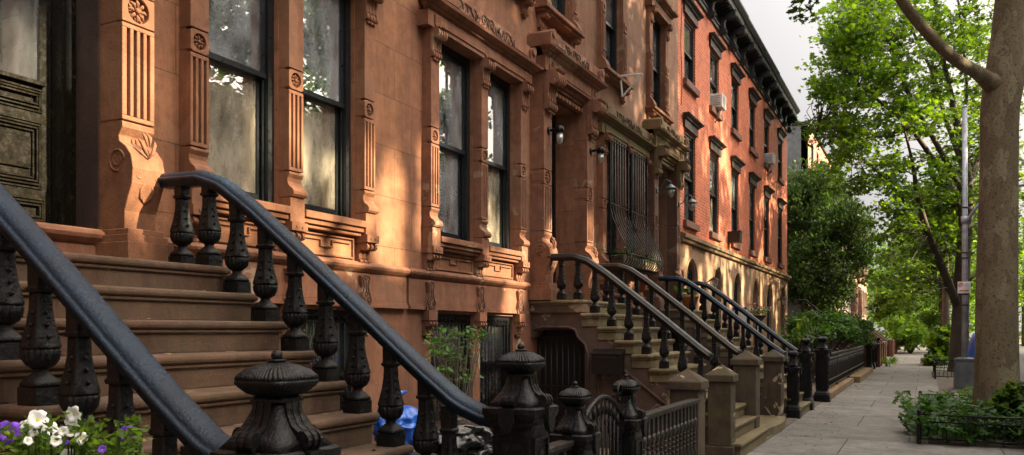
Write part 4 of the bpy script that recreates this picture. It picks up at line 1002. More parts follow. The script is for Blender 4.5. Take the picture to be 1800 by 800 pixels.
m = MB(); m.box(D0, D0 + .2, YF + .323, YF + 9.1, -.2, ZR); m.box(D1 - .2, D1, YF + .323, YF + 9.1, -.2, ZR); m.build('side_wall', 'red_brick', hR)
MB().box(D0, D1, YF + .01, YF + 9.1, ZR + .003, ZR + .12).build('roof', 'asphalt', hR)
m = MB(); m.box(D0 + .02, D1 + .06, YF - .12, YF, 3.64, 3.72).box(D0 + .02, D1 + .1, YF - .17, YF, 3.721, 3.82).box(D0 + .02, D1 + .06, YF - .10, YF, 3.821, 3.86); m.build('band_course', 'band', hR, bevel=.015)
for k, c in enumerate(wx):
    for z0, z1, nm in ((7.45, 8.98, 0), (4.18, 6.32, 1)):
        window(hR, c - hw, c + hw, z0, z1, curtain=(0, 1) if (k + nm) % 3 == 1 else None, low_glass='glass_dusty' if k % 2 else None)
        m = MB(); m.box(c - hw - .1, c + hw + .1, YF - .09, YF + .08, z0 - .16, z0 - .003); m.build('sill', 'sill_red', hR, bevel=.008)
        m = MB(); m.box(c - hw - .10, c + hw + .10, YF - .05, YF, z1 + .003, z1 + .17); cornice_run(m, c - hw - .08, c + hw + .08, YF - .02, z1 + .171, [(0, .02), (.03, .05), (.0301, .07), (.06, .08), (.10, .15), (.13, .16)]); m.build('lintel', 'hood', hR, bevel=.004, seg=1)
for k, (a, b, c, d) in enumerate(aops):
    if k in (1, 3, 5):
        m = MB(); m.box(a, b, YF + .2, YF + .26, c, d); m.box(a + .1, b - .1, YF + .17, YF + .2, .3, 1.1); m.box(a + .1, b - .1, YF + .17, YF + .2, 1.3, 2.5); m.build('door', 'door_black', hR)
    else: window(hR, a, b, c, d, curtain=(0, .5))
# cornice in three lengths, the farthest slightly green
top_cornice(hR, D0 + .05, 24.2, 9.68, 'cornice', proj=.52, step=1.35); top_cornice(hR, 24.25, 30.0, 9.68, 'cornice', proj=.50, step=1.35); top_cornice(hR, 30.05, D1, 9.68, 'cornice_green', proj=.48, step=1.3)
def ac(label, x, z):
    r = thing('air_conditioner', label, 'air conditioner', (x, YF - .1, z), 'window air conditioners'); y0, y1 = YF - .26, YF + .12
    MB().box(x - .25, x + .25, y0, y1, z, z + .36).build('casing', 'white', r, bevel=.015)
    m = MB()
    for k in range(9): m.box(x - .21, x + .21, y0 - .004, y0 - .0005, z + .03 + k * .034, z + .044 + k * .034)
    for s_ in (-1, 1):
        for k in range(6): m.box(x + s_ * .2505 - .004, x + s_ * .2505 + .004, y0 + .05, y0 + .3, z + .06 + k * .045, z + .075 + k * .045)
    m.build('vent_slats', 'grey_metal', r)
    m = MB(); m.tube([(x, YF - .02, z - .35), (x, y0 + .06, z - .01)], .018, 5); m.build('support', 'grey_metal', r)
ac('white window air conditioner in the upper row, second window from the left', wx[1], 7.47)
ac('white window air conditioner in the upper row, fifth window along', wx[4], 7.47)
m = MB(); m.box(24.0, 24.36, YF - .34, YF - .002, 4.10, 4.42); m.box(23.98, 24.38, YF - .36, YF - .30, 4.40, 4.44)
tag(m.build('floodlight', 'door_black', None, bevel=.01, org=(24.2, YF - .2, 4.25)), 'square black floodlight box on the red brick wall above the stone band', 'floodlight')

# ------------------------------------------------------------------ buildings farther along
hG = thing('apartment_building', 'taller brick building with blank grey stucco side wall beyond the garden tree', 'building', (42.3, YF, 0))
m = MB(); m.box(42.3, 42.6, YF + .001, YF + 14, 0, 11.5); m.build('side_wall', 'stucco', hG)
gx = [44.0 + 2.3 * k for k in range(5)]; gops = [(c - .5, c + .5, z, z + 1.7) for c in gx for z in (1.0, 3.9, 6.6, 9.2)]
facade_wall(MB(), 42.3, 54, 0, 11.45, gops).build('wall', 'pink_brick', hG)
MB().box(42.61, 54, YF + .8, YF + 13.9, 0, 11.3).build('interior', 'dark_room', hG)
MB().box(42.25, 54.05, YF - .1, YF + 14, 11.51, 11.65).build('roof', 'cornice', hG)
for o in gops:
    window(hG, *o)
    MB().box(o[0] - .1, o[1] + .1, YF - .06, YF + .05, o[2] - .14, o[2] - .003).build('sill', 'sill_red', hG)
fe = thing('fire_escape', 'black iron fire escape on the front of the far brick building', 'fire escape', (47.5, YF - .5, 5)); m = MB()
for z in (3.6, 6.3, 8.9):
    m.box(45.5, 50.5, YF - .95, YF - .01, z, z + .05)
    for k in range(26): m.tube([(45.5 + k * .2, YF - .95, z), (45.5 + k * .2, YF - .95, z + .95)], .015, 4)
    m.tube([(45.5, YF - .95, z + .95), (50.5, YF - .95, z + .95)], .025, 5)
m.build('platform', 'iron', fe)
m = MB()
for z in (3.6, 6.3):
    for k in range(9): m.box(46.5 + k * .25, 46.75 + k * .25, YF - .75, YF - .25, z + .3 * (k + 1), z + .3 * (k + 1) + .03)
    m.tube([(46.5, YF - .78, z + .3), (48.8, YF - .78, z + 2.7)], .03, 4); m.tube([(46.5, YF - .22, z + .3), (48.8, YF - .22, z + 2.7)], .03, 4)
m.build('stair', 'iron', fe)
far = [('pink', (.45, .24, .18), 'far row house in pink brick just past the fire escape'), ('cream', (.52, .44, .34), 'far cream fronted row house among brown neighbours'), ('brown', (.27, .13, .08), 'far dark brownstone row house beyond the cream one'), ('rose', (.38, .19, .14), 'far rose coloured row house beside the last stoop'), ('tan', (.36, .25, .17), 'farthest tan row house, almost hidden by leaves')]
FH = 11.2
for k, (nm, colr, lab) in enumerate(far):
    x0 = 54.05 + k * 6.8; x1 = x0 + 6.76; mt = stone_mat('far_stone_' + nm, colr); z = FH - .3 * (k % 2)
    h = thing('row_house', lab, 'house', (x0, YF, 0), 'row houses farther down the street')
    o = [(x0 + c - .48, x0 + c + .48, a, b) for c in (1.2, 3.4, 5.6) for a, b in ((.6, 1.9), (3.1, 5.1), (6.1, 7.8), (8.6, 10.0))]
    facade_wall(MB(), x0, x1, 0, z, o).build('wall', mt, h); MB().box(x0 + .01, x1 - .01, YF + .8, YF + 9, 0, z - .01).build('interior', 'dark_room', h)
    for q in o:
        window(h, *q); m = MB(); m.box(q[0] - .13, q[1] + .13, YF - .12, YF, q[3] + .003, q[3] + .2); m.box(q[0] - .12, q[1] + .12, YF - .1, YF + .05, q[2] - .14, q[2] - .003); m.box(q[0] - .15, q[0] - .01, YF - .06, YF, q[2], q[3]).box(q[1] + .01, q[1] + .15, YF - .06, YF, q[2], q[3]); m.build('window_surround', mt, h)
    MB().box(x0, x1, YF - .45, YF + 9, z + .003, z + .18).box(x0, x1, YF - .3, YF, z - .5, z).build('cornice', 'cornice', h)
def far_stoop(lab, x):
    r = thing('stone_stoop', lab, 'stoop', (x, 3.5, 0), 'far stoops')
    for s_ in (-.95, .85): MB().prism([(2.0, 0), (2.0, .75), (2.3, .95), (4.5, 2.75), (YF - .01, 2.75), (YF - .01, 0)], x + s_, x + s_ + .12, YZ).build('side_wall', 'step_far', r, bevel=.02)
    m = MB()
    for k in range(11): m.box(x - .82, x + .84, 2.0 + .242 * k, YF - .01, RISE * k, RISE * (k + 1))
    m.build('steps', 'step_far', r)
    for s_ in (-.89, .91):
        p = MB(); p.box(x + s_ - .2, x + s_ + .2, 1.75, 1.99, 0, 1.05); p.build('pier', 'step_far', r, bevel=.03)
far_stoop('first of the far stoops, solid brown side walls down to the sidewalk', 41.5); far_stoop('second of the far stoops with solid brown side walls', 46.0); far_stoop('third of the far stoops with solid brown side walls', 58.5); far_stoop('last far stoop before the green hedge', 65.5)
def far_rail(lab, x, y0=2.0):
    r = thing('stair_railing', lab, 'railing', (x, 3.3, 0), 'far sloping iron railings'); m = MB(); m.tube([(x, y0, 1.0), (x, 2.3, 1.1), (x, 4.5, 2.9), (x, 4.9, 2.9)], .045, 6); m.build('handrail', 'rail_grey', r)
    m = MB()
    for k in range(12): y = 2.1 + k * .23; m.tube([(x, y, max(0, (y - 2.0) / .242 * RISE - .1)), (x, y, 1.0 + max(0, y - 2.3) * .81)], .018, 5)
    m.build('spindles', 'iron', r)
for k, x in enumerate((37.2, 39.1, 42.4, 57.4)): far_rail(('sloping black railing just past the red brick house', 'second sloping black railing past the red brick house', 'sloping black railing on the first solid far stoop', 'sloping black railing close to the hedge at the end')[k], x)
for k, x in enumerate((36.6, 38.6, 40.4, 44.3)):
    iron_post(('dark iron post where the picket fence yard ends', 'dark iron post before the first far stoop', 'dark iron post at the foot of the first far stoop', 'dark iron post beyond the first far stoop')[k], x, 2.0, 1.35, .9)
fence_run('low black iron fence in front of the far row houses', 47.5, 57, 2.1, .1, 1.0, .16, False)
# across the street
cols = [('brown', (.26, .13, .08)), ('yellowish', (.50, .38, .22)), ('red', (.38, .14, .08)), ('grey', (.35, .33, .30)), ('tan', (.42, .30, .19))]
for k in range(6):
    nm, colr = cols[k % 5]; x0 = -8 + k * 14; x1 = x0 + 13.95; mt = stone_mat('opposite_stone_' + str(k), colr); yb = -18.0; h_ = 11.0 + (k % 3) * .5
    h = thing('row_house', ('brown', 'yellowish', 'red', 'grey', 'tan', 'second brown')[k] + ' row house across the street, seen in the window glass', 'house', (x0, yb, 0), 'row houses across the street')
    m = MB(); m.box(x0, x1, yb - 9, yb, -.2, h_); m.build('wall', mt, h)
    MB().box(x0 - .02, x1 + .02, yb - 9.1, yb + .5, h_ + .003, h_ + .35).box(x0, x1, yb + .002, yb + .25, h_ - .5, h_).build('cornice', 'cornice', h)
    m = MB(); s2 = MB()
    for c in range(6):
        for a, b in ((.6, 1.9), (3, 5.2), (6.2, 8), (8.8, 10.3)):
            cx = x0 + 1.3 + c * 2.28; m.box(cx - .45, cx + .45, yb + .003, yb + .03, a, b); s2.box(cx - .6, cx + .6, yb + .003, yb + .18, b + .004, b + .22).box(cx - .55, cx + .55, yb + .003, yb + .14, a - .14, a - .004)
    m.build('windows', 'frame', h); s2.build('window_trim', mt, h)

# ------------------------------------------------------------------ foliage
MAPLE = [(0, -.5), (.10, -.22), (.36, -.30), (.28, -.08), (.50, .10), (.22, .14), (.20, .34), (0, .52), (-.20, .34), (-.22, .14), (-.50, .10), (-.28, -.08), (-.36, -.30), (-.10, -.22)]
OVAL = [(0, -.5), (.20, -.25), (.24, .02), (.14, .3), (0, .52), (-.14, .3), (-.24, .02), (-.20, -.25)]
NARROW = [(0, -.5), (.09, -.1), (.07, .2), (0, .5), (-.07, .2), (-.09, -.1)]
COMPOUND = [(0, -.5), (.05, -.35), (.28, -.32), (.08, -.18), (.34, -.08), (.08, .02), (.30, .15), (.07, .18), (.16, .36), (0, .5), (-.16, .36), (-.07, .18), (-.30, .15), (-.08, .02), (-.34, -.08), (-.08, -.18), (-.28, -.32), (-.05, -.35)]
def leaf_obj(name, pts, size, shape, mat, parent, seed=1, flat=.5, droop=0., org=None, jit=.35):
    rg = np.random.default_rng(seed); pts = np.asarray(pts, float); n = len(pts); sh = np.asarray(shape, float); k = len(sh)
    nrm = rg.normal(size=(n, 3)); nrm[:, 2] = np.abs(nrm[:, 2]) + flat * 1.6; nrm /= np.linalg.norm(nrm, axis=1)[:, None]
    t = rg.normal(size=(n, 3)); t[:, 2] -= droop * 2; t -= nrm * (t * nrm).sum(1)[:, None]; t /= np.linalg.norm(t, axis=1)[:, None]
    b = np.cross(nrm, t); s_ = size * (1 + jit * rg.normal(size=n)).clip(.45, 1.8)
    o0 = np.array(parent_loc(parent) if parent else (org or (0, 0, 0)))
    fold = (np.abs(sh[:, 0]) * .35)
    v = pts[:, None, :] - o0 + (b[:, None, :] * sh[None, :, 0, None] + t[:, None, :] * sh[None, :, 1, None] - nrm[:, None, :] * fold[None, :, None]) * s_[:, None, None]
    me = bpy.data.meshes.new(name); me.vertices.add(n * k); me.vertices.foreach_set('co', v.reshape(-1).astype(np.float32))
    me.loops.add(n * k); me.loops.foreach_set('vertex_index', np.arange(n * k, dtype=np.int32))
    me.polygons.add(n); me.polygons.foreach_set('loop_start', np.arange(0, n * k, k, dtype=np.int32))
    me.update(calc_edges=True); me.validate(); me.materials.append(M[mat])
    o = bpy.data.objects.new(name, me); C.objects.link(o)
    if parent: o.parent = parent
    else: o.location = o0
    return o
def spray(rg, c, rad, n, flat=.35):
    p = rg.normal(size=(n, 3)); p /= np.linalg.norm(p, axis=1)[:, None]; p *= (rg.random(n) ** .45)[:, None] * rad; p[:, 2] *= flat
    return p + c
def in_frame_px(p):
    s_, c_ = math.sin(THETA), math.cos(THETA); d = p[0] * c_ + p[1] * s_
    if d < .3: return None
    r = (p[0] * s_ - p[1] * c_) / d; return 900 + 1475 * r, 582 - 1475 * (p[2] - 1.6) / d, d
def tree(name, label, trunk, limbs, centers, rad, per, size, shape, leafmat, bark='bark_dark', group='street trees', seed=3, flat=.35, twig=.03, keep=None, droop=0., leafflat=.5, cat='tree'):
    rg = np.random.default_rng(seed); base = trunk[0][0]
    r = thing(name, label, cat, tuple(base), group)
    m = MB(); sm = []
    def smooth(path):
        out = []
        for j in range(len(path) - 1):
            (a, ra), (b, rb) = path[j], path[j + 1]
            p0 = Vector(path[max(j - 1, 0)][0]); p1 = Vector(a); p2 = Vector(b); p3 = Vector(path[min(j + 2, len(path) - 1)][0])
            for q in range(5):
                t = q / 5; out.append((.5 * ((2 * p1) + (-p0 + p2) * t + (2 * p0 - 5 * p1 + 4 * p2 - p3) * t * t + (-p0 + 3 * p1 - 3 * p2 + p3) * t ** 3), ra + (rb - ra) * t))
        out.append((Vector(path[-1][0]), path[-1][1])); return out
    sk = []
    st = smooth(trunk)
    def wob(path, n=14):
        rings_p = []; 
        return path
    m.tube([p for p, _ in st], [q for _, q in st], 20); sk += [p for p, _ in st[len(st) // 2:]]
    m.build('trunk', bark, r)
    lm = MB()
    for l in limbs:
        s2 = smooth(l); lm.tube([p for p, _ in s2], [q for _, q in s2], 12); sk += [p for p, _ in s2[3:]]
    pts = []
    SK = np.array([tuple(p) for p in sk])
    for c in centers:
        c = np.array(c); d = np.linalg.norm(SK - c, axis=1) + np.maximum(0, SK[:, 2] - c[2]) * .8; a = SK[np.argmin(d)]
        mid = (a + c) / 2 + rg.normal(size=3) * .15 * np.linalg.norm(c - a) * .5 + np.array([0, 0, .08 * np.linalg.norm(c - a)])
        if twig: lm.tube([a, a * .6 + mid * .4 + (0, 0, .02), mid, c], [twig, twig * .8, twig * .55, twig * .15], 5)
        p = spray(rg, c, rad * (.7 + .6 * rg.random()), per, flat); pts.append(p)
        if twig: q = (.25 + .7 * rg.random(9))[:, None]; pts.append(mid * (1 - q) + c * q + rg.normal(size=(9, 3)) * .13)
    if lm.v: lm.build('branches', bark, r)
    pts = np.concatenate(pts)
    if keep is not None: pts = pts[keep(pts)]
    leaf_obj('crown', pts, size, shape, leafmat, r, seed, leafflat, droop)
    return r
def ell(rg, c, rr, n, shell=.55):
    p = rg.normal(size=(n, 3)); p /= np.linalg.norm(p, axis=1)[:, None]; p *= (shell + (1 - shell) * rg.random(n))[:, None]
    return p * np.array(rr) + np.array(c)

# gaps cut in the added trees' leaves to put sun patches on the fronts (x, z, half width, half height)
GAPS = [(7.35, 3.05, .13, .40), (7.32, 2.45, .16, .20), (6.3, 2.42, .42, .18), (6.15, 3.15, .22, .35), (5.68, 3.2, .12, .62), (5.2, 2.62, .3, .07), (6.78, 3.1, .10, .45), (4.0, 3.4, .14, .5), (4.02, 2.42, .12, .22), (10.28, 2.45, .16, .4), (9.9, 2.85, .14, .5), (10.05, 2.0, .14, .15),
        (9.5, 2.42, .2, .08), (12.5, 2.9, .12, .5), (12.9, 3.4, .1, .5), (11.0, 2.75, .1, .3), (15.3, 2.7, .3, .14), (3.62, 3.15, .12, .75), (8.0, 2.9, .08, .3), (8.0, 3.6, .08, .25), (13.4, 3.2, .08, .4), (18.3, 2.9, .1, .5),
        (19.4, 3.0, .07, .5), (20.7, 2.6, .07, .6), (21.6, 3.08, .06, .3), (23.5, 3.05, .06, .5), (24.3, 2.7, .05, .4), (26.08, 2.7, .08, .6), (27.08, 2.5, .07, .5), (29.3, 2.6, .08, .7), (31.9, 2.9, .07, .6), (32.6, 2.0, .07, .4), (35.0, 2.8, .08, .7), (21.9, 2.0, .08, .3), (25.9, 1.8, .08, .3)]
def keep_gap(p):
    t = (YF - .1 - p[:, 1]) / -SV.y; t = (YF - .1 - p[:, 1]) / (-SV.y)
    X_ = p[:, 0] - SV.x * t; Z_ = p[:, 2] - SV.z * t
    k = np.ones(len(p), bool)
    for cx, cz, a, b in GAPS: k &= (((X_ - cx) / (a + .18)) ** 2 + ((Z_ - cz) / (b + .15)) ** 2) > 1
    return k
V = lambda x, y, z: Vector((x, y, z))
rg = np.random.default_rng(11)
OPP = [(2.5, 10.4, 6.0, 300, 80, 'leafy tree across the street from the nearest stoop, added out of view for shade'), (9.2, 10.6, 6.2, 320, 80, 'leafy tree across the street beside the second row house, added out of view for shade'),
       (16.3, 10.6, 6.2, 340, 80, 'leafy tree across the street from the mossy doorway, added out of view for shade'), (23.2, 8.2, 3.0, 150, 75, 'two tiered tree across the street, added out of view for shade with a sky gap'),
       (30.0, 8.2, 3.0, 150, 75, 'two tiered tree across from the red brick house, added out of view for shade'), (36.8, 8.0, 2.8, 140, 75, 'two tiered tree across from the picket fence, added out of view for shade')]
for k, (x, zc, rz, nc, per, lab) in enumerate(OPP):  # added out-of-view crowns, shaped to keep the sun off the fronts
    y = -11.6; cen = ell(rg, (x, y, zc), (4.9, 2.6, rz), nc if k < 3 else nc + 110, .25)
    if k > 2: cen = np.concatenate([cen, ell(rg, (x, y, 17.2 if k < 5 else 18.6), (4.5, 2.6, 3.9), 300, .2), ell(rg, (x, y, 12.4), (4.4, 2.2, 1.2), 42, .2)])
    tree('street_tree', lab, [(V(x, y, -.1), .24), (V(x + .1, y, 3), .2), (V(x - .1, y + .1, 6), .16), (V(x, y, 11), .1), (V(x, y, 13 if k < 3 else 18), .05)], [], cen, 1.05, per, .30, OVAL, 'leaf_dark', group='added shade trees across the street', seed=20 + k, flat=.6, twig=.02, keep=keep_gap)

rg = np.random.default_rng(17)
for x, y, zc, rx, rz, nc, lab in ((-7, -1.5, 8.0, 5.4, 5.6, 360, 'dense tree added unseen behind the viewpoint to darken camera-facing sides'), (-15, -1.4, 8.0, 5.4, 6, 320, 'second dense tree added unseen behind the viewpoint to darken camera-facing sides')):  # unseen trees added to cut sky light on camera-facing sides
    tree('street_tree', lab, [(V(x, y, -.1), .3), (V(x, y, 3), .22), (V(x, y, 6), .16), (V(x, y, 10), .06)], [], ell(rg, (x, y + .6, zc), (rx, 4.6, rz), nc, .3), 1.05, 55, .30, OVAL, 'leaf_dark', seed=int(60 + x), flat=.6, twig=.02, keep=keep_gap)  # added unseen trees, there to darken camera-facing sides
# maple on this sidewalk beyond the pole
rg = np.random.default_rng(5)
cx, cy = P(1686, 655, 33)[0], P(1686, 655, 33)[1]
T = lambda px, py, d=33: P(px, py, d)
trunk = [(V(cx, cy, -.05), .46), (V(cx, cy, .5), .36), (T(1688, 560), .31), (T(1692, 470), .28), (T(1697, 400), .25), (T(1700, 330), .22), (T(1690, 250), .17), (T(1672, 170), .12), (T(1650, 60), .07), (T(1640, -60), .03)]
limbs = [[(T(1684, 540), .17), (T(1670, 505, 32.5), .16), (T(1650, 455, 32), .14), (T(1628, 400, 31), .12), (T(1612, 340, 30.5), .09), (T(1605, 290, 30), .06), (T(1590, 230, 29), .03)],
         [(T(1630, 410, 31), .07), (T(1585, 350, 30.5), .05), (T(1540, 300, 30), .03), (T(1490, 270, 29), .02)],
         [(T(1696, 400), .15), (T(1672, 330, 32.6), .12), (T(1640, 280, 32), .10), (T(1600, 225, 31), .08), (T(1560, 190, 30), .06), (T(1510, 150, 29.5), .04), (T(1470, 120, 29), .02)],
         [(T(1699, 350), .14), (T(1650, 260, 32.5), .10), (T(1600, 170, 32), .08), (T(1570, 90, 31), .06), (T(1540, 20, 30), .04), (T(1520, -40, 30), .03)],
         [(T(1695, 300), .12), (T(1660, 200, 33.5), .09), (T(1640, 130, 34), .07), (T(1600, 40, 34), .05), (T(1590, -60, 34), .03)],
         [(T(1700, 330), .14), (T(1730, 250, 34), .10), (T(1760, 150, 35), .07), (T(1790, 40, 35), .04)],
         [(T(1690, 240), .08), (T(1700, 160, 33), .06), (T(1690, 60, 33), .04), (T(1680, -40, 33), .03)],
         [(T(1600, 225, 31), .05), (T(1540, 240, 30.5), .04), (T(1480, 240, 29.5), .02), (T(1440, 235, 29), .012)]]
def maple_centers():
    out = []
    spec = [(1540, 60, 30, 95, 75, 95), (1640, 30, 33, 110, 70, 80), (1490, 130, 29.5, 60, 60, 60), (1470, 225, 29, 52, 32, 38), (1520, 300, 30, 70, 50, 50), (1590, 180, 31, 80, 70, 80), (1620, 330, 31, 70, 60, 34), (1575, 390, 31, 50, 38, 28), (1650, 430, 34.5, 50, 50, 26), (1540, 492, 31, 34, 14, 9), (1720, 150, 35, 90, 110, 90), (1700, 300, 34, 60, 80, 60), (1500, 40, 29, 50, 50, 45), (1462, 160, 29, 24, 26, 16), (1760, 350, 36, 60, 120, 60), (1470, 60, 29, 20, 30, 10), (1650, 370, 35, 60, 60, 45), (1720, 240, 36.5, 70, 80, 30), (1660, 120, 35, 60, 70, 20), (1605, 455, 35, 50, 30, 26), (1560, 250, 33, 80, 60, 18)]
    for px, py, d, rx, ry, n in spec:
        for _ in range(n):
            while True:
                u, v = rg.uniform(-1, 1, 2)
                if u * u + v * v < 1: break
            out.append(T(px + u * rx, py + v * ry, d + rg.uniform(-3.2, 3.2)))
    return out
tree('maple_tree', 'big maple with bright backlit leaves behind the lamp pole', trunk, limbs, maple_centers(), .60, 26, .165, MAPLE, 'leaf_maple', seed=8, flat=.30, twig=.02)

# large plane tree in the near pit
bx, by = 15.2, -1.02
tree('plane_tree', 'large plane tree with smooth mottled trunk at the right edge, rising from the leafy pit',
     [(V(bx, by, -.05), .52), (V(bx, by, .25), .38), (V(bx, by, .8), .315), (V(bx + .02, by, 2.2), .295), (P(1756, 300, 13.25), .27), (P(1757, 200, 13.25), .275), (P(1765, 140, 13.25), .29), (P(1772, 60, 13.3), .24), (P(1784, -60, 13.4), .25), (P(1790, -260, 13.6), .19), (P(1770, -500, 14), .10), (P(1760, -700, 14), .05)],
     [[(P(1768, 168, 13.25), .27), (P(1752, 152, 13.2), .19), (P(1736, 141, 13.1), .13), (P(1715, 126, 13.0), .10), (P(1680, 105, 12.8), .092), (P(1650, 78, 12.6), .086), (P(1615, 40, 12.4), .080), (P(1588, 5, 12.2), .075), (P(1560, -50, 12), .09), (P(1500, -160, 11.5), .06), (P(1420, -260, 11), .03)],
      [(P(1790, -200, 13.5), .14), (P(1900, -350, 13), .08), (P(2000, -480, 13), .04)], [(P(1500, -160, 11.5), .04), (P(1450, -80, 11.2), .02), (P(1425, -20, 11), .010), (P(1400, 20, 10.9), .004)], [(P(1790, -300, 13.5), .1), (P(1650, -450, 12), .06), (P(1500, -560, 10), .03)]],
     [tuple(c) for c in ell(rg, (14.5, -.6, 10.8), (4.2, 3.6, 2.6), 130, .2) if (lambda q: q is None or q[1] < -70)(in_frame_px(c))], .7, 50, .19, MAPLE, 'leaf_maple', 'bark', seed=9, flat=.5, twig=.02, keep=lambda p: np.array([(lambda q: q is None or q[1] < -12)(in_frame_px(a)) for a in p]))
tw = [P(1400 + u * 1.0, 15 + v, 10.9) for u, v in [(rg.uniform(-15, 30), rg.uniform(-25, 22)) for _ in range(40)]] + [P(1425 + rg.uniform(-30, 20), -8 + rg.uniform(-14, 12), 11) for _ in range(30)]
pl = [o for o in bpy.data.objects if o.name.startswith('plane_tree')][0]
leaf_obj('hanging_spray', [tuple(a) for a in tw], .09, MAPLE, 'leaf_dark', pl, 5, .4)

# garden tree with fine drooping leaves past the red house
rg = np.random.default_rng(15); cen = []
for px, py, d, rx, ry, n in ((1430, 370, 39, 70, 75, 120), (1480, 420, 38, 60, 60, 80), (1410, 470, 38, 45, 60, 70), (1450, 500, 37, 42, 40, 50), (1405, 335, 40, 35, 28, 34), (1445, 325, 40, 36, 22, 24), (1390, 440, 39, 30, 80, 50)):
    for _ in range(n):
        while True:
            u, v = rg.uniform(-1, 1, 2)
            if u * u + v * v < 1: break
        cen.append(P(px + u * rx, py + v * ry, d + rg.uniform(-1.4, 1.8)))
b0 = P(1445, 650, 38.5)
tree('garden_tree', 'dense fine leaved garden tree hiding the gap past the red brick house', [(V(b0.x, b0.y, -.05), .2), (P(1440, 560, 38.5), .16), (P(1435, 450, 38.5), .10), (P(1425, 350, 39), .04)], [[(P(1440, 540, 38.5), .1), (P(1470, 450, 38.3), .06), (P(1500, 400, 38), .03)], [(P(1440, 560, 38.5), .1), (P(1410, 450, 38.5), .06), (P(1395, 360, 39.5), .03)]], cen, .60, 110, .145, OVAL, 'leaf_willow', group='garden greenery', seed=30, flat=1.0, twig=.012, droop=1.2, leafflat=.1)
# more trees far along both sides
rg = np.random.default_rng(21)
for k, (x, y, h, rr, mt, lab) in enumerate(((54, -1.1, 8.6, 3.4, 'leaf_dark', 'dark sidewalk tree two trees past the lamp pole'), (70, -1.1, 7.0, 5.0, 'leaf_bright', 'bright green sidewalk tree near the end of the block'), (78, 2.0, 4.0, 2.4, 'leaf_bright', 'yellow green garden tree leaning out past the last stoop'), (62, -12, 7, 5, 'leaf_maple', 'tree on the far kerb, seen right of the thick trunk'), (80, -12, 7.5, 5.5, 'leaf_bright', 'sunlit tree on the far kerb farther away'), (95, -3, 8, 7.5, 'leaf_maple', 'distant tree closing the view down the sidewalk'), (118, 2, 8, 7.0, 'leaf_bright', 'distant light green tree left of the vanishing sidewalk'), (46, -12.2, 7.5, 4.5, 'leaf_maple', 'tree across the road behind the blue car'), (110, -10, 8, 8, 'leaf_maple', 'very distant tree to the right of the sidewalk end'))):
    tree('street_tree', lab, [(V(x, y, -.1), .22), (V(x + .1, y, h * .4), .18), (V(x, y, h), .1), (V(x, y, h + rr * .8), .03)], [], ell(rg, (x, y, h), (rr, rr * .9, rr * .85), int(70 + rr * 22), .3), rr * .27, 42, .30 if x > 60 else .24, OVAL, mt, seed=50 + k, flat=.6, twig=.02)
far_c = [tuple(c) for c in ell(rg, (150, 2, 7), (12, 34, 12), 420, .3)]
pp = np.concatenate([spray(rg, np.array(c), 2.2, 26, .7) for c in far_c])
leaf_obj('distant_trees', pp, .8, OVAL, 'leaf_bright', None, 77, .4, org=(150, 2, 0))['kind'] = 'stuff'
tag(bpy.data.objects['distant_trees'], 'hazy mass of green trees where the street ends', 'distant trees')

def shrub(name, label, cen, rad, per, size, shape, mat, base, group=None, seed=1, flat=.7, stems=True, cat='shrub', leafflat=.4, droop=0.):
    rg2 = np.random.default_rng(seed); r = thing(name, label, cat, tuple(base), group); m = MB()
    for c in cen:
        c = Vector(c); b = Vector(base) + Vector((rg2.uniform(-.1, .1), rg2.uniform(-.1, .1), 0)); m.tube([b, b.lerp(c, .5) + Vector((rg2.uniform(-.05, .05), rg2.uniform(-.05, .05), .05)), c], [.014, .010, .004], 5)
    if stems: m.build('stems', 'bark_dark', r)
    leaf_obj('foliage', np.concatenate([spray(rg2, np.array(c), rad * rg2.uniform(.7, 1.2), per, flat) for c in cen]), size, shape, mat, r, seed, leafflat, droop)
    return r
def px_blob(spec, seed):
    rg2 = np.random.default_rng(seed); out = []
    for px, py, d, rx, ry, dd, n in spec:
        for _ in range(n): 
            while True:
                u, v = rg2.uniform(-1, 1, 2)
                if u * u + v * v < 1: break
            out.append(tuple(P(px + u * rx, py + v * ry, d + rg2.uniform(-dd, dd))))
    return out
shrub('hedge_shrub', 'spreading green shrub above the picket fence in front of the red brick house', px_blob([(1440, 572, 27, 55, 22, 1.5, 60), (1490, 578, 28, 38, 20, 1.5, 45), (1420, 590, 26, 35, 14, 1, 25)], 4), .34, 60, .13, OVAL, 'leaf_cover', (26.5, 3.2, 0), 'garden greenery', 4)
shrub('hedge_shrub', 'low yellow green bush at the far end of the picket fence', px_blob([(1515, 590, 33, 16, 16, .8, 16)], 6), .3, 60, .14, OVAL, 'leaf_bright', (33.5, 3.0, 0), 'garden greenery', 6)
shrub('bush', 'dense bush with large pale leaves beside the far tree pit', px_blob([(1650, 618, 40, 20, 26, 1.2, 30), (1655, 588, 40, 14, 12, .8, 14), (1640, 637, 39, 12, 9, .8, 10)], 7), .40, 50, .24, OVAL, 'leaf_maple', tuple(P(1652, 640, 40).xy) + (0,), None, 7)
shrub('hedge', 'rounded green hedge spilling over the sidewalk at the end of the row', px_blob([(1605, 590, 60, 22, 18, 2, 30), (1625, 568, 64, 26, 14, 3, 30), (1585, 575, 60, 25, 20, 3, 30)], 8), .8, 60, .30, OVAL, 'leaf_bright', tuple(P(1600, 608, 60).xy) + (0,), None, 8)
shrub('weed_clump', 'tuft of bright weeds at the foot of the far iron posts', px_blob([(1563, 634, 38, 12, 5, .5, 10)], 9), .2, 40, .13, NARROW, 'leaf_bright', tuple(P(1560, 640, 38).xy) + (0,), None, 9, leafflat=0.)
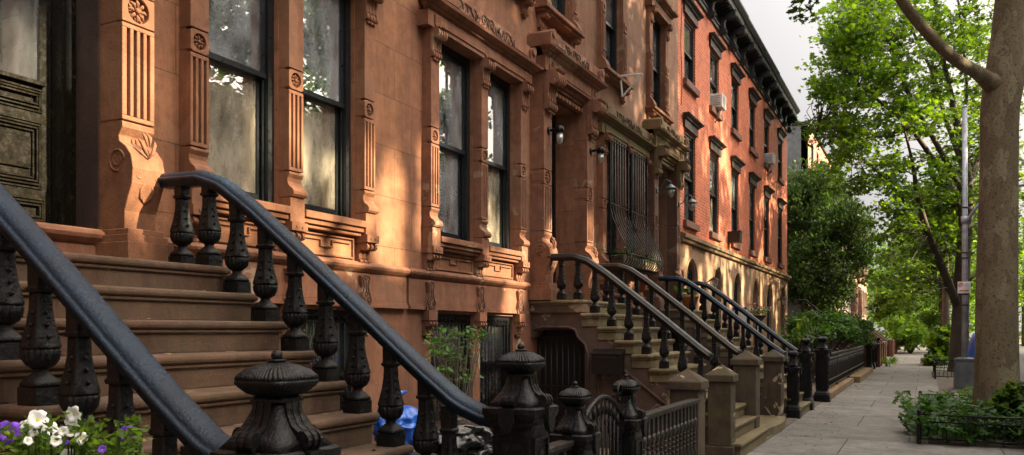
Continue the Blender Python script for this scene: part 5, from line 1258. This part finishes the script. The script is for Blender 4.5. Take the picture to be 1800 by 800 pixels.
shrub('sapling', 'young green sapling growing against the barred basement window', px_blob([(800, 590, 8.3, 38, 14, .2, 11), (800, 625, 8.2, 45, 18, .2, 14), (795, 665, 8.1, 40, 22, .2, 14), (760, 610, 8.2, 12, 20, .1, 5), (835, 592, 8.3, 14, 10, .1, 6)], 10),   .14, 9, .052, OVAL, 'leaf_cover', tuple(P(800, 740, 8.2).xy) + (0,), None, 10, flat=.5)
# ground cover in the tree pit
rg = np.random.default_rng(33); pts = []; st = MB()
for _ in range(360):
    x, y = rg.uniform(13.2, 16.6), rg.uniform(-1.9, .12); h = rg.uniform(.18, .50) * (1.25 if y < -1.1 else 1)
    lean = rg.normal(size=2) * .14; top = (x + lean[0], y + lean[1], h); st.tube([(x, y, .02), ((x + top[0]) / 2, (y + top[1]) / 2, h * .6), top], [.005, .004, .002], 4)
    for q in np.linspace(.35, 1, 7): pts.append((x + lean[0] * q + rg.normal() * .06, y + lean[1] * q + rg.normal() * .06, h * q))
    pts += [tuple(np.array(top) + rg.normal(size=3) * .05) for _ in range(8)]
gc = leaf_obj('ground_cover', pts, .13, COMPOUND, 'leaf_cover', None, 34, .7, org=(14.8, -.9, 0)); tag(gc, 'leafy green ground cover filling the near tree pit', 'ground cover', kind='stuff')
cen = px_blob([(1775, 712, 12.4, 26, 22, .3, 22), (1792, 690, 12.6, 20, 16, .3, 12)], 12)
shrub('leafy_bush', 'broad leaved bush growing against the foot of the plane tree', cen, .15, 26, .13, OVAL, 'leaf_maple', tuple(P(1780, 760, 12.6).xy) + (0,), None, 12)
shrub('weed_sprout', 'bright young weed sprouts beside the lamp pole foot', px_blob([(1700, 690, 14.8, 14, 10, .2, 7)], 13), .09, 14, .11, NARROW, 'leaf_bright', tuple(P(1705, 718, 14.8).xy) + (0,), None, 13)

# low tree-pit railings
def pit_fence(label, x0, x1, y0, y1, h):
    r = thing('tree_pit_fence', label, 'low fence', (x0, (y0 + y1) / 2, 0), 'low iron tree pit fences')
    segs = [((x0, y1), (x0, y0)), ((x0, y1), (x1, y1)), ((x1, y1), (x1, y0))]
    for (a, b), (c, d) in segs:
        L = math.hypot(c - a, d - b); m = MB(); f = lambda t: (a + (c - a) * t, b + (d - b) * t)
        for z in (h, h - .10, .08): m.tube([(*f(0), z), (*f(1), z)], .011, 6)
        n = max(2, int(L / .115))
        for k in range(n + 1): m.tube([(*f(k / n), .02 if k % 3 == 0 else .08), (*f(k / n), h - .10)], .008, 5)
        for k in range(n):
            cc = f((k + .5) / n); ux, uy = (c - a) / L, (d - b) / L
            m.tube([(cc[0] + ux * .042 * math.cos(t), cc[1] + uy * .042 * math.cos(t), h - .05 + .042 * math.sin(t)) for t in np.linspace(0, 2 * math.pi, 9)], .006, 5)
        m.build('rail', 'iron', r)
    for x, y in ((x0, y1), (x1, y1)): MB().sq([(0, .028, 8), (h + .03, .028, 8)], x, y, 0, 12, 0, False).ball(x, y, h + .04, .03).build('post', 'iron', r)
pit_fence('low iron railing with small rings around the near leafy tree pit', 13.2, 17.4, -1.78, .07, .42)
pit_fence('low iron railing around the far tree pit beside the galvanised pole', 31.4, 36.0, -1.78, -.32, .48)

# pole and sign
pp_ = P(1696, 684, 23.2); r = thing('lamp_pole', 'tall galvanised lamp pole standing on a square base behind the plane tree', 'pole', (pp_.x, pp_.y, 0))
zt = P(1693, 190, 23.2).z; x, y = pp_.x, pp_.y
MB().tube([(x, y, .55), (x, y, 3), (x, y, zt)], [.085, .078, .065], 14).ball(x, y, zt + .02, .07).build('shaft', 'grey_metal', r)
MB().sq([(0, .28, 12), (.75, .25, 12), (.80, .27, 12), (.84, .27, 12), (.88, .12, 4)], x, y, 0, 24, 0, False).build('base', 'lamp_glass_grey', r)
m = MB(); za = P(1700, 355, 23.2).z; m.tube([(x, y, za - .6), (x, y, za - .4)], .10, 12); m.tube([(x, y - .08, za - .5), (x, y - .25, za - .2), (x, y - .5, za + .1), (x, y - 1.2, za + .35), (x, y - 2.6, za + .45)], .045, 8); m.build('arm', 'grey_metal', r)
m = MB()
for z in (3.6, 3.75, 5.0, 2.6, 2.3): m.tube([(x, y, z), (x, y, z + .03)], .09, 12)
m.build('strap', 'iron', r)
zs = P(1693, 505, 23).z; sx, sy = x - .10, y + .02
sg = thing('parking_sign', 'small white and red parking sign strapped to the lamp pole', 'sign', (sx, sy, zs))
ux, uy = -.15, 1.0      # sign faces the camera: plate lies across the sidewalk
F = lambda u, v, w_: (sx - w_ + u * .10, sy - u, zs + v)
MB().prism([(-.16, -.16), (.16, -.16), (.16, .16), (-.16, .16)], 0, .012, F).build('plate', 'sign_white', sg, bevel=.004)
MB().tube([F(-.085 + .05 * math.cos(t), .075 + .05 * math.sin(t), .016) for t in np.linspace(0, 2 * math.pi, 17)], .009, 5).tube([F(-.12, .04, .016), F(-.05, .11, .016)], .008, 5).prism([(-.095, -.10), (.095, -.10), (.095, -.075), (-.095, -.075)], .0125, .018, F).prism([(-.12, -.088), (-.09, -.118), (-.09, -.058)], .0125, .019, F).prism([(.12, -.088), (.09, -.058), (.09, -.118)], .0125, .019, F).build('red_marks', 'red', sg)
def text(s_, mat, size, loc_f, parent, name='lettering'):
    cu = bpy.data.curves.new(name, 'FONT'); cu.body = s_; cu.size = size; cu.align_x = 'CENTER'; cu.extrude = .0015
    o = bpy.data.objects.new(name, cu); C.objects.link(o); dg = bpy.context.evaluated_depsgraph_get(); me = bpy.data.meshes.new_from_object(o.evaluated_get(dg)); bpy.data.objects.remove(o)
    o = bpy.data.objects.new(name, me); me.materials.append(M[mat]); C.objects.link(o); pl_ = parent_loc(parent)
    for v in me.vertices: v.co = Vector(loc_f(v.co.x, v.co.y, v.co.z)) - pl_
    o.parent = parent; return o
text('P', 'grey_metal', .085, lambda u, v, w_: F(u - .085, v + .048, w_ + .0145), sg)
m = MB()
for k in range(3):
    for j in range(5): m.prism([(-.01 + j * .03, .10 - k * .035), (.012 + j * .03, .10 - k * .035), (.012 + j * .03, .115 - k * .035), (-.01 + j * .03, .115 - k * .035)], .0125, .015, F)
m.build('small_lettering', 'grey_metal', sg)

# parked car and covered scooter
def car(label, x, y, L=4.6, W=1.8):
    r = thing('parked_car', label, 'car', (x + L / 2, y, -.13)); z = -.13
    side = [(0, .35), (0, .75), (.08, .98), (.35, 1.05), (.65, 1.48), (1.2, 1.62), (2.6, 1.60), (3.3, 1.12), (4.35, .98), (4.58, .75), (4.6, .38), (4.2, .28), (.4, .28)]
    m = MB(); n = len(side); rings = []
    for t, k in ((-1, .93), (-.92, 1.0), (.92, 1.0), (1, .93)):
        rings.append([(x + 2.3 + (a - 2.3) * (k if abs(t) == 1 else 1), y + t * W / 2 * (1 if b < 1.1 else .82), z + .28 + (b - .28) * (k if abs(t) == 1 else 1)) for a, b in side])
    m.loft(rings); m.build('body', 'car_blue', r, bevel=.03)
    for s_ in (-1, 1):
        yy = y + s_ * (W / 2 - .03)
        f = lambda u, v, w_: (x + u, y + s_ * (W / 2 * (.985 if v < 1.1 else .83)) + w_, z + v)
        g = MB(); g.prism([(.75, 1.10), (.95, 1.45), (1.75, 1.50), (1.75, 1.10)], -.004, .012, f); g.prism([(1.82, 1.10), (1.82, 1.50), (2.5, 1.48), (3.05, 1.14), (3.0, 1.10)], -.004, .012, f); g.build('side_window', 'frame', r)
        for cx in (.85, 3.75):
            wv = MB(); wv.tube([(x + cx, y + s_ * (W / 2 - .2), z + .33), (x + cx, y + s_ * (W / 2 + .015), z + .33)], .33, 24); wo_ = wv.build('wheel', 'rubber', r)
            MB().tube([(x + cx, y + s_ * (W / 2 + .0), z + .33), (x + cx, y + s_ * (W / 2 + .025), z + .33)], .2, 16).build('rim', 'grey_metal', wo_)
    MB().prism([(-.7, 1.08), (.7, 1.08), (.62, 1.45), (-.62, 1.45)], 0, .02, lambda u, v, w_: (x + .30 + (v - 1.08) * .7 - w_, y + u, z + v)).build('rear_window', 'frame', r)
    for s_ in (-1, 1): MB().box(x - .02, x + .06, y + s_ * .72 - .1, y + s_ * .72 + .1, z + .72, z + .92).build('tail_light', 'red', r, bevel=.02)
    MB().box(x - .05, x + .1, y - W / 2 + .05, y + W / 2 - .05, z + .35, z + .55).build('bumper', 'door_black', r, bevel=.04)
car('blue car parked at the kerb, partly hidden behind the plane tree trunk', 16.8, -2.95)
rg = np.random.default_rng(3); m = MB(); q0 = P(1708, 640, 30); rings = []
for j in range(9):
    t = j / 8; ring = []
    for k in range(24):
        a = 2 * math.pi * k / 24; rr = (1.0 - .28 * t - .25 * t ** 4) * (1 + .10 * math.sin(5 * a + j) * (1 - t) + .05 * rg.normal() * (1 - t * .5))
        ring.append((q0.x + .8 + .95 * rr * math.cos(a), q0.y - .22 + .38 * rr * math.sin(a), .02 + 1.45 * t + .08 * math.sin(2 * a + 1) * t))
    rings.append(ring)
m.loft(rings); tag(m.build('tarpaulin_cover', 'tarp', None, org=(q0.x, q0.y, 0)), 'bright blue tarpaulin over a parked scooter, seen between pole and tree', 'tarpaulin')

# ------------------------------------------------------------------ yard clutter
def bin_(label, x, y, lid=True):
    r = thing('rubbish_bin', label, 'bin', (x, y, 0), 'rubbish bins'); MB().sq([(0, .20, 3), (.62, .25, 3), (.63, .27, 3), (.66, .27, 3)], x, y, 0, 24).build('body', 'bin', r)
    if lid: MB().sq([(.66, .28, 3), (.69, .28, 3), (.74, .15, 3), (.75, .04, 3)], x, y, 0, 24).build('lid', 'bin', r)
from mathutils import noise as mnoise
def bag(name, label, x, y, z, rx, ry, h, mat, seed, tie=True):
    m = MB(); n = 72; rings = []; nj = 40
    for j in range(nj + 1):
        t = j / nj; prof = (math.sin(math.pi * (.10 + .82 * t)) ** .55) if t < .86 else max(.10, .60 - (t - .86) * 5.5)
        ring = []
        for k in range(n):
            a = 2 * math.pi * k / n; v = Vector((math.cos(a) * prof, math.sin(a) * prof, t * 1.6)) + Vector((seed * 7.3, 0, 0))
            rid = 0
            for o_, am in ((1.8, .30), (3.9, .20), (8.5, .10)): rid += am * (1 - 2.4 * abs(mnoise.noise(v * o_)))
            cr = .78 + rid * .55 + .10 * math.sin(9 * a + seed) * max(0, t - .55)
            ring.append((x + rx * prof * cr * math.cos(a), y + ry * prof * cr * math.sin(a), z + h * t * (.94 + .10 * mnoise.noise(v * 1.3))))
        rings.append(ring)
    m.loft(rings, True, True)
    if tie:
        for s_ in (-1, 1): m.tube([(x, y, z + h * .93), (x + s_ * .05, y + .02, z + h * 1.06), (x + s_ * .10, y - .02, z + h * 1.1)], [.02, .028, .004], 6)
    return tag(m.build(name, mat, None, org=(x, y, z)), label, 'bag')
bin_('round dark bin under the blue bag beside the nearest stoop', 5.28, 3.55, False); bin_('round dark bin under the black bags', 5.95, 3.45, False); bin_('dark lidded bin behind the large newel post, before the barred windows', 7.6, 4.1)
bag('rubbish_bag', 'crumpled bright blue bag bulging out of a bin behind the stoop balusters', 5.28, 3.55, .66, .19, .18, .44, 'blue_bag', 1)
bag('rubbish_bag', 'shiny black bag on the bin beside the blue bag', 5.95, 3.45, .45, .38, .32, .50, 'black_bag', 2)
bag('rubbish_bag', 'slumped black bag on the ground below the handrail', 5.55, 3.0, .013, .38, .32, .62, 'black_bag', 3)
bag('rubbish_bag', 'small green bag behind the large iron newel', 5.75, 2.75, .3, .2, .18, .42, 'green_bag', 4)
bag('rubbish_bag', 'black bag with pale reflections at the right of the pile', 6.3, 3.0, .013, .36, .30, .75, 'black_bag', 5)

def flower(mb_p, mb_y, c, d, r, rg2):
    d = Vector(d).normalized(); a = d.orthogonal().normalized(); b = d.cross(a); n = 30; ring0, ring1, ring2 = [], [], []
    for k in range(n):
        t = 2 * math.pi * k / n; lob = 1 - .20 * abs(math.cos(2.5 * t)) ** 3 + .05 * rg2.normal(); v = a * math.cos(t) + b * math.sin(t); w_ = .10 * r * math.sin(5 * t + 1) + .05 * r * rg2.normal()
        ring2.append(c + v * r * lob + d * (w_ + r * .02)); ring1.append(c + v * r * .55 - d * r * .06); ring0.append(c + v * r * .16 - d * r * .35)
    back = [p - d * .0015 for p in ring2]
    mb_p.loft([ring0, ring1, ring2, back, [p - d * .002 for p in ring1], [p - d * .002 for p in ring0]], False)
    mb_y.tube([c - d * r * .5, c - d * r * .22], [.05 * r, .17 * r], 8)
rg = np.random.default_rng(2)
fx = P(110, 810, 1.75)
r = thing('petunia_planter', 'brown planter of white and purple petunias at the lower left corner', 'planter', (fx.x, fx.y, 0))
MB().sq([(0, .15, 3), (.66, .20, 3), (.665, .22, 3), (.70, .22, 3), (.70, .19, 3), (.64, .18, 3)], fx.x, fx.y, 0, 36).build('pot', 'pot_brown', r)
pts = []; stm = MB()
for px, py, d in [(px, py, 1.75 + rg.uniform(-.14, .14)) for px, py in [(rg.uniform(10, 240), rg.uniform(735, 850)) for _ in range(150)]]:
    if py < 735 + 28 * abs(math.sin(px * .045)) and rg.random() < .7: continue
    q = P(px, py, d); pts += [tuple(q + Vector(rg.normal(size=3) * .010)) for _ in range(15)]; stm.tube([(fx.x + (q.x - fx.x) * .5, fx.y + (q.y - fx.y) * .5, .68), q.lerp(Vector((fx.x, fx.y, q.z)), .2), q], .0022, 5)
stm.build('stems', 'leaf_bright', r); leaf_obj('foliage', pts, .017, OVAL, 'leaf_bright', r, 3, .3)
for kind, lst in (('white', [(66, 736, 30), (88, 754, 24), (44, 748, 18), (142, 770, 20), (98, 775, 18), (128, 728, 26), (126, 756, 27), (58, 760, 20), (110, 758, 16), (120, 800, 22), (50, 775, 14), (128, 738, 24)]), ('purple', [(15, 760, 36), (222, 762, 26), (180, 790, 14), (117, 778, 8), (-8, 752, 20)])):
    for px, py, rr in lst:
        q = P(px, py, 1.66 + rg.uniform(-.05, .05)); mp_, my_ = MB(), MB(); dirv = Vector((-.75, -.45, .35)) + Vector(rg.normal(size=3) * .28)
        flower(mp_, my_, q, dirv, rr / 1475 * 1.0, rg); fo = mp_.build('flower', 'petal_' + kind, r); my_.build('flower_throat', 'petal_yellow', fo)

# plants on the farthest stoop and the belly grille
def pot(label, x, y, z, s_, plant, seed, colr='terracotta', hgt=.5, lm='leaf_cover', shp=OVAL):
    r = thing('potted_plant', label, 'potted plant', (x, y, z)); MB().sq([(0, .09 * s_, 2), (.20 * s_, .13 * s_, 2), (.201 * s_, .15 * s_, 2), (.25 * s_, .15 * s_, 2), (.25 * s_, .12 * s_, 2), (.22 * s_, .11 * s_, 2)], x, y, z, 20).build('pot', colr, r)
    rg2 = np.random.default_rng(seed); leaf_obj('foliage', [(x + rg2.normal() * .10 * s_, y + rg2.normal() * .10 * s_, z + .25 * s_ + rg2.random() * hgt) for _ in range(plant)], .10 * s_ * (2.4 if shp is NARROW else 1), shp, lm, r, seed, .0 if shp is NARROW else .4, -1 if shp is NARROW else 0); return r
pot('terracotta pot on the top landing of the farthest stoop', 17.55, 4.45, 2.031, 1.3, 24, 1, hgt=.15)
pot('spiky leaved plant in a dark pot by the pale arched basement', 25.0, 3.0, 1.0, 1.2, 60, 2, 'bin', .7, 'leaf_bright', NARROW)
MB_ = MB(); MB_.sq([(0, .14, 10), (.98, .11, 10), (.985, .2, 10), (1.0, .2, 10)], 25.0, 3.0, 0, 16, 0, False); tag(MB_.build('plant_stand', 'door_black', None, org=(25, 3, 0)), 'black stand under the spiky plant', 'stand')
hb = thing('flower_basket', 'basket of pink and dark red flowers behind the blue handrails', 'flower basket', tuple(P(1330, 552, 21.5)))
q = P(1330, 556, 21.5); MB().sq([(-.14, .12, 2), (0, .24, 2), (.02, .25, 2)], q.x, q.y, q.z, 18).build('bowl', 'door_black', hb)
leaf_obj('foliage', [(q.x + rg.normal() * .15, q.y + rg.normal() * .15, q.z + .08 + abs(rg.normal()) * .08) for _ in range(90)], .09, OVAL, 'leaf_dark', hb, 3)
leaf_obj('blossoms', [(q.x + rg.normal() * .2, q.y + rg.normal() * .2, q.z + .12 + abs(rg.normal()) * .09) for _ in range(45)], .07, OVAL, 'petal_pink', hb, 4)
MB().tube([(q.x, q.y, 0.0), (q.x, q.y, q.z - .13)], .03, 8).build('stand', 'door_black', hb)
q = P(1297, 545, 20.3); b_ = thing('notice_board', 'white notice panel behind the handrails of the farthest stoop', 'notice', tuple(q))
MB().box(q.x - .02, q.x + .02, q.y - .22, q.y + .12, q.z - .30, q.z + .06).build('panel', 'white', b_); MB().box(q.x - .03, q.x - .021, q.y - .22, q.y + .12, q.z + .0, q.z + .06).build('header', 'car_blue', b_); MB().tube([(q.x, q.y, 0), (q.x, q.y, q.z - .3)], .02, 6).build('leg', 'iron', b_)
fb = thing('window_box', 'stone coloured flower box with trailing green plants behind the belly grille', 'window box', (14.6, YF - .3, 2.7))
m = MB(); m.box(13.66, 15.68, YF - .40, YF - .145, 2.73, 2.90); m.build('trough', 'post_stone', fb, bevel=.01)
leaf_obj('foliage', [(rg.uniform(13.6, 15.7), YF - .3 + rg.normal() * .07, 2.9 + abs(rg.normal()) * .09) for _ in range(150)], .06, OVAL, 'leaf_cover', fb, 6)
# dry leaves along the fence line and on the steps
pts = [(rg.uniform(4, 40), 1.97 - abs(rg.normal()) * .35, .012) for _ in range(1100)] + [(rg.uniform(8, 34), rg.uniform(-1.6, 1.9), .012) for _ in range(380)]
for k in range(11):
    for x0, x1, n in ((2.3, 4.1, 4), (10.9, 12.6, 3)):
        pts += [(rg.uniform(x0, x1), rg.uniform(FR[k] + .03, FR[k] + .22), 2.03 - RISE * k + .008) for _ in range(n)]
lf = leaf_obj('fallen_leaves', pts, .045, OVAL, 'litter', None, 8, 6., org=(15, 1, 0)); tag(lf, 'dry fallen leaves and crumbs along the fence line and steps', 'fallen leaves', kind='stuff')

scene.render.engine = 'CYCLES'
scene.cycles.max_bounces = 6; scene.cycles.diffuse_bounces = 2; scene.cycles.transparent_max_bounces = 10
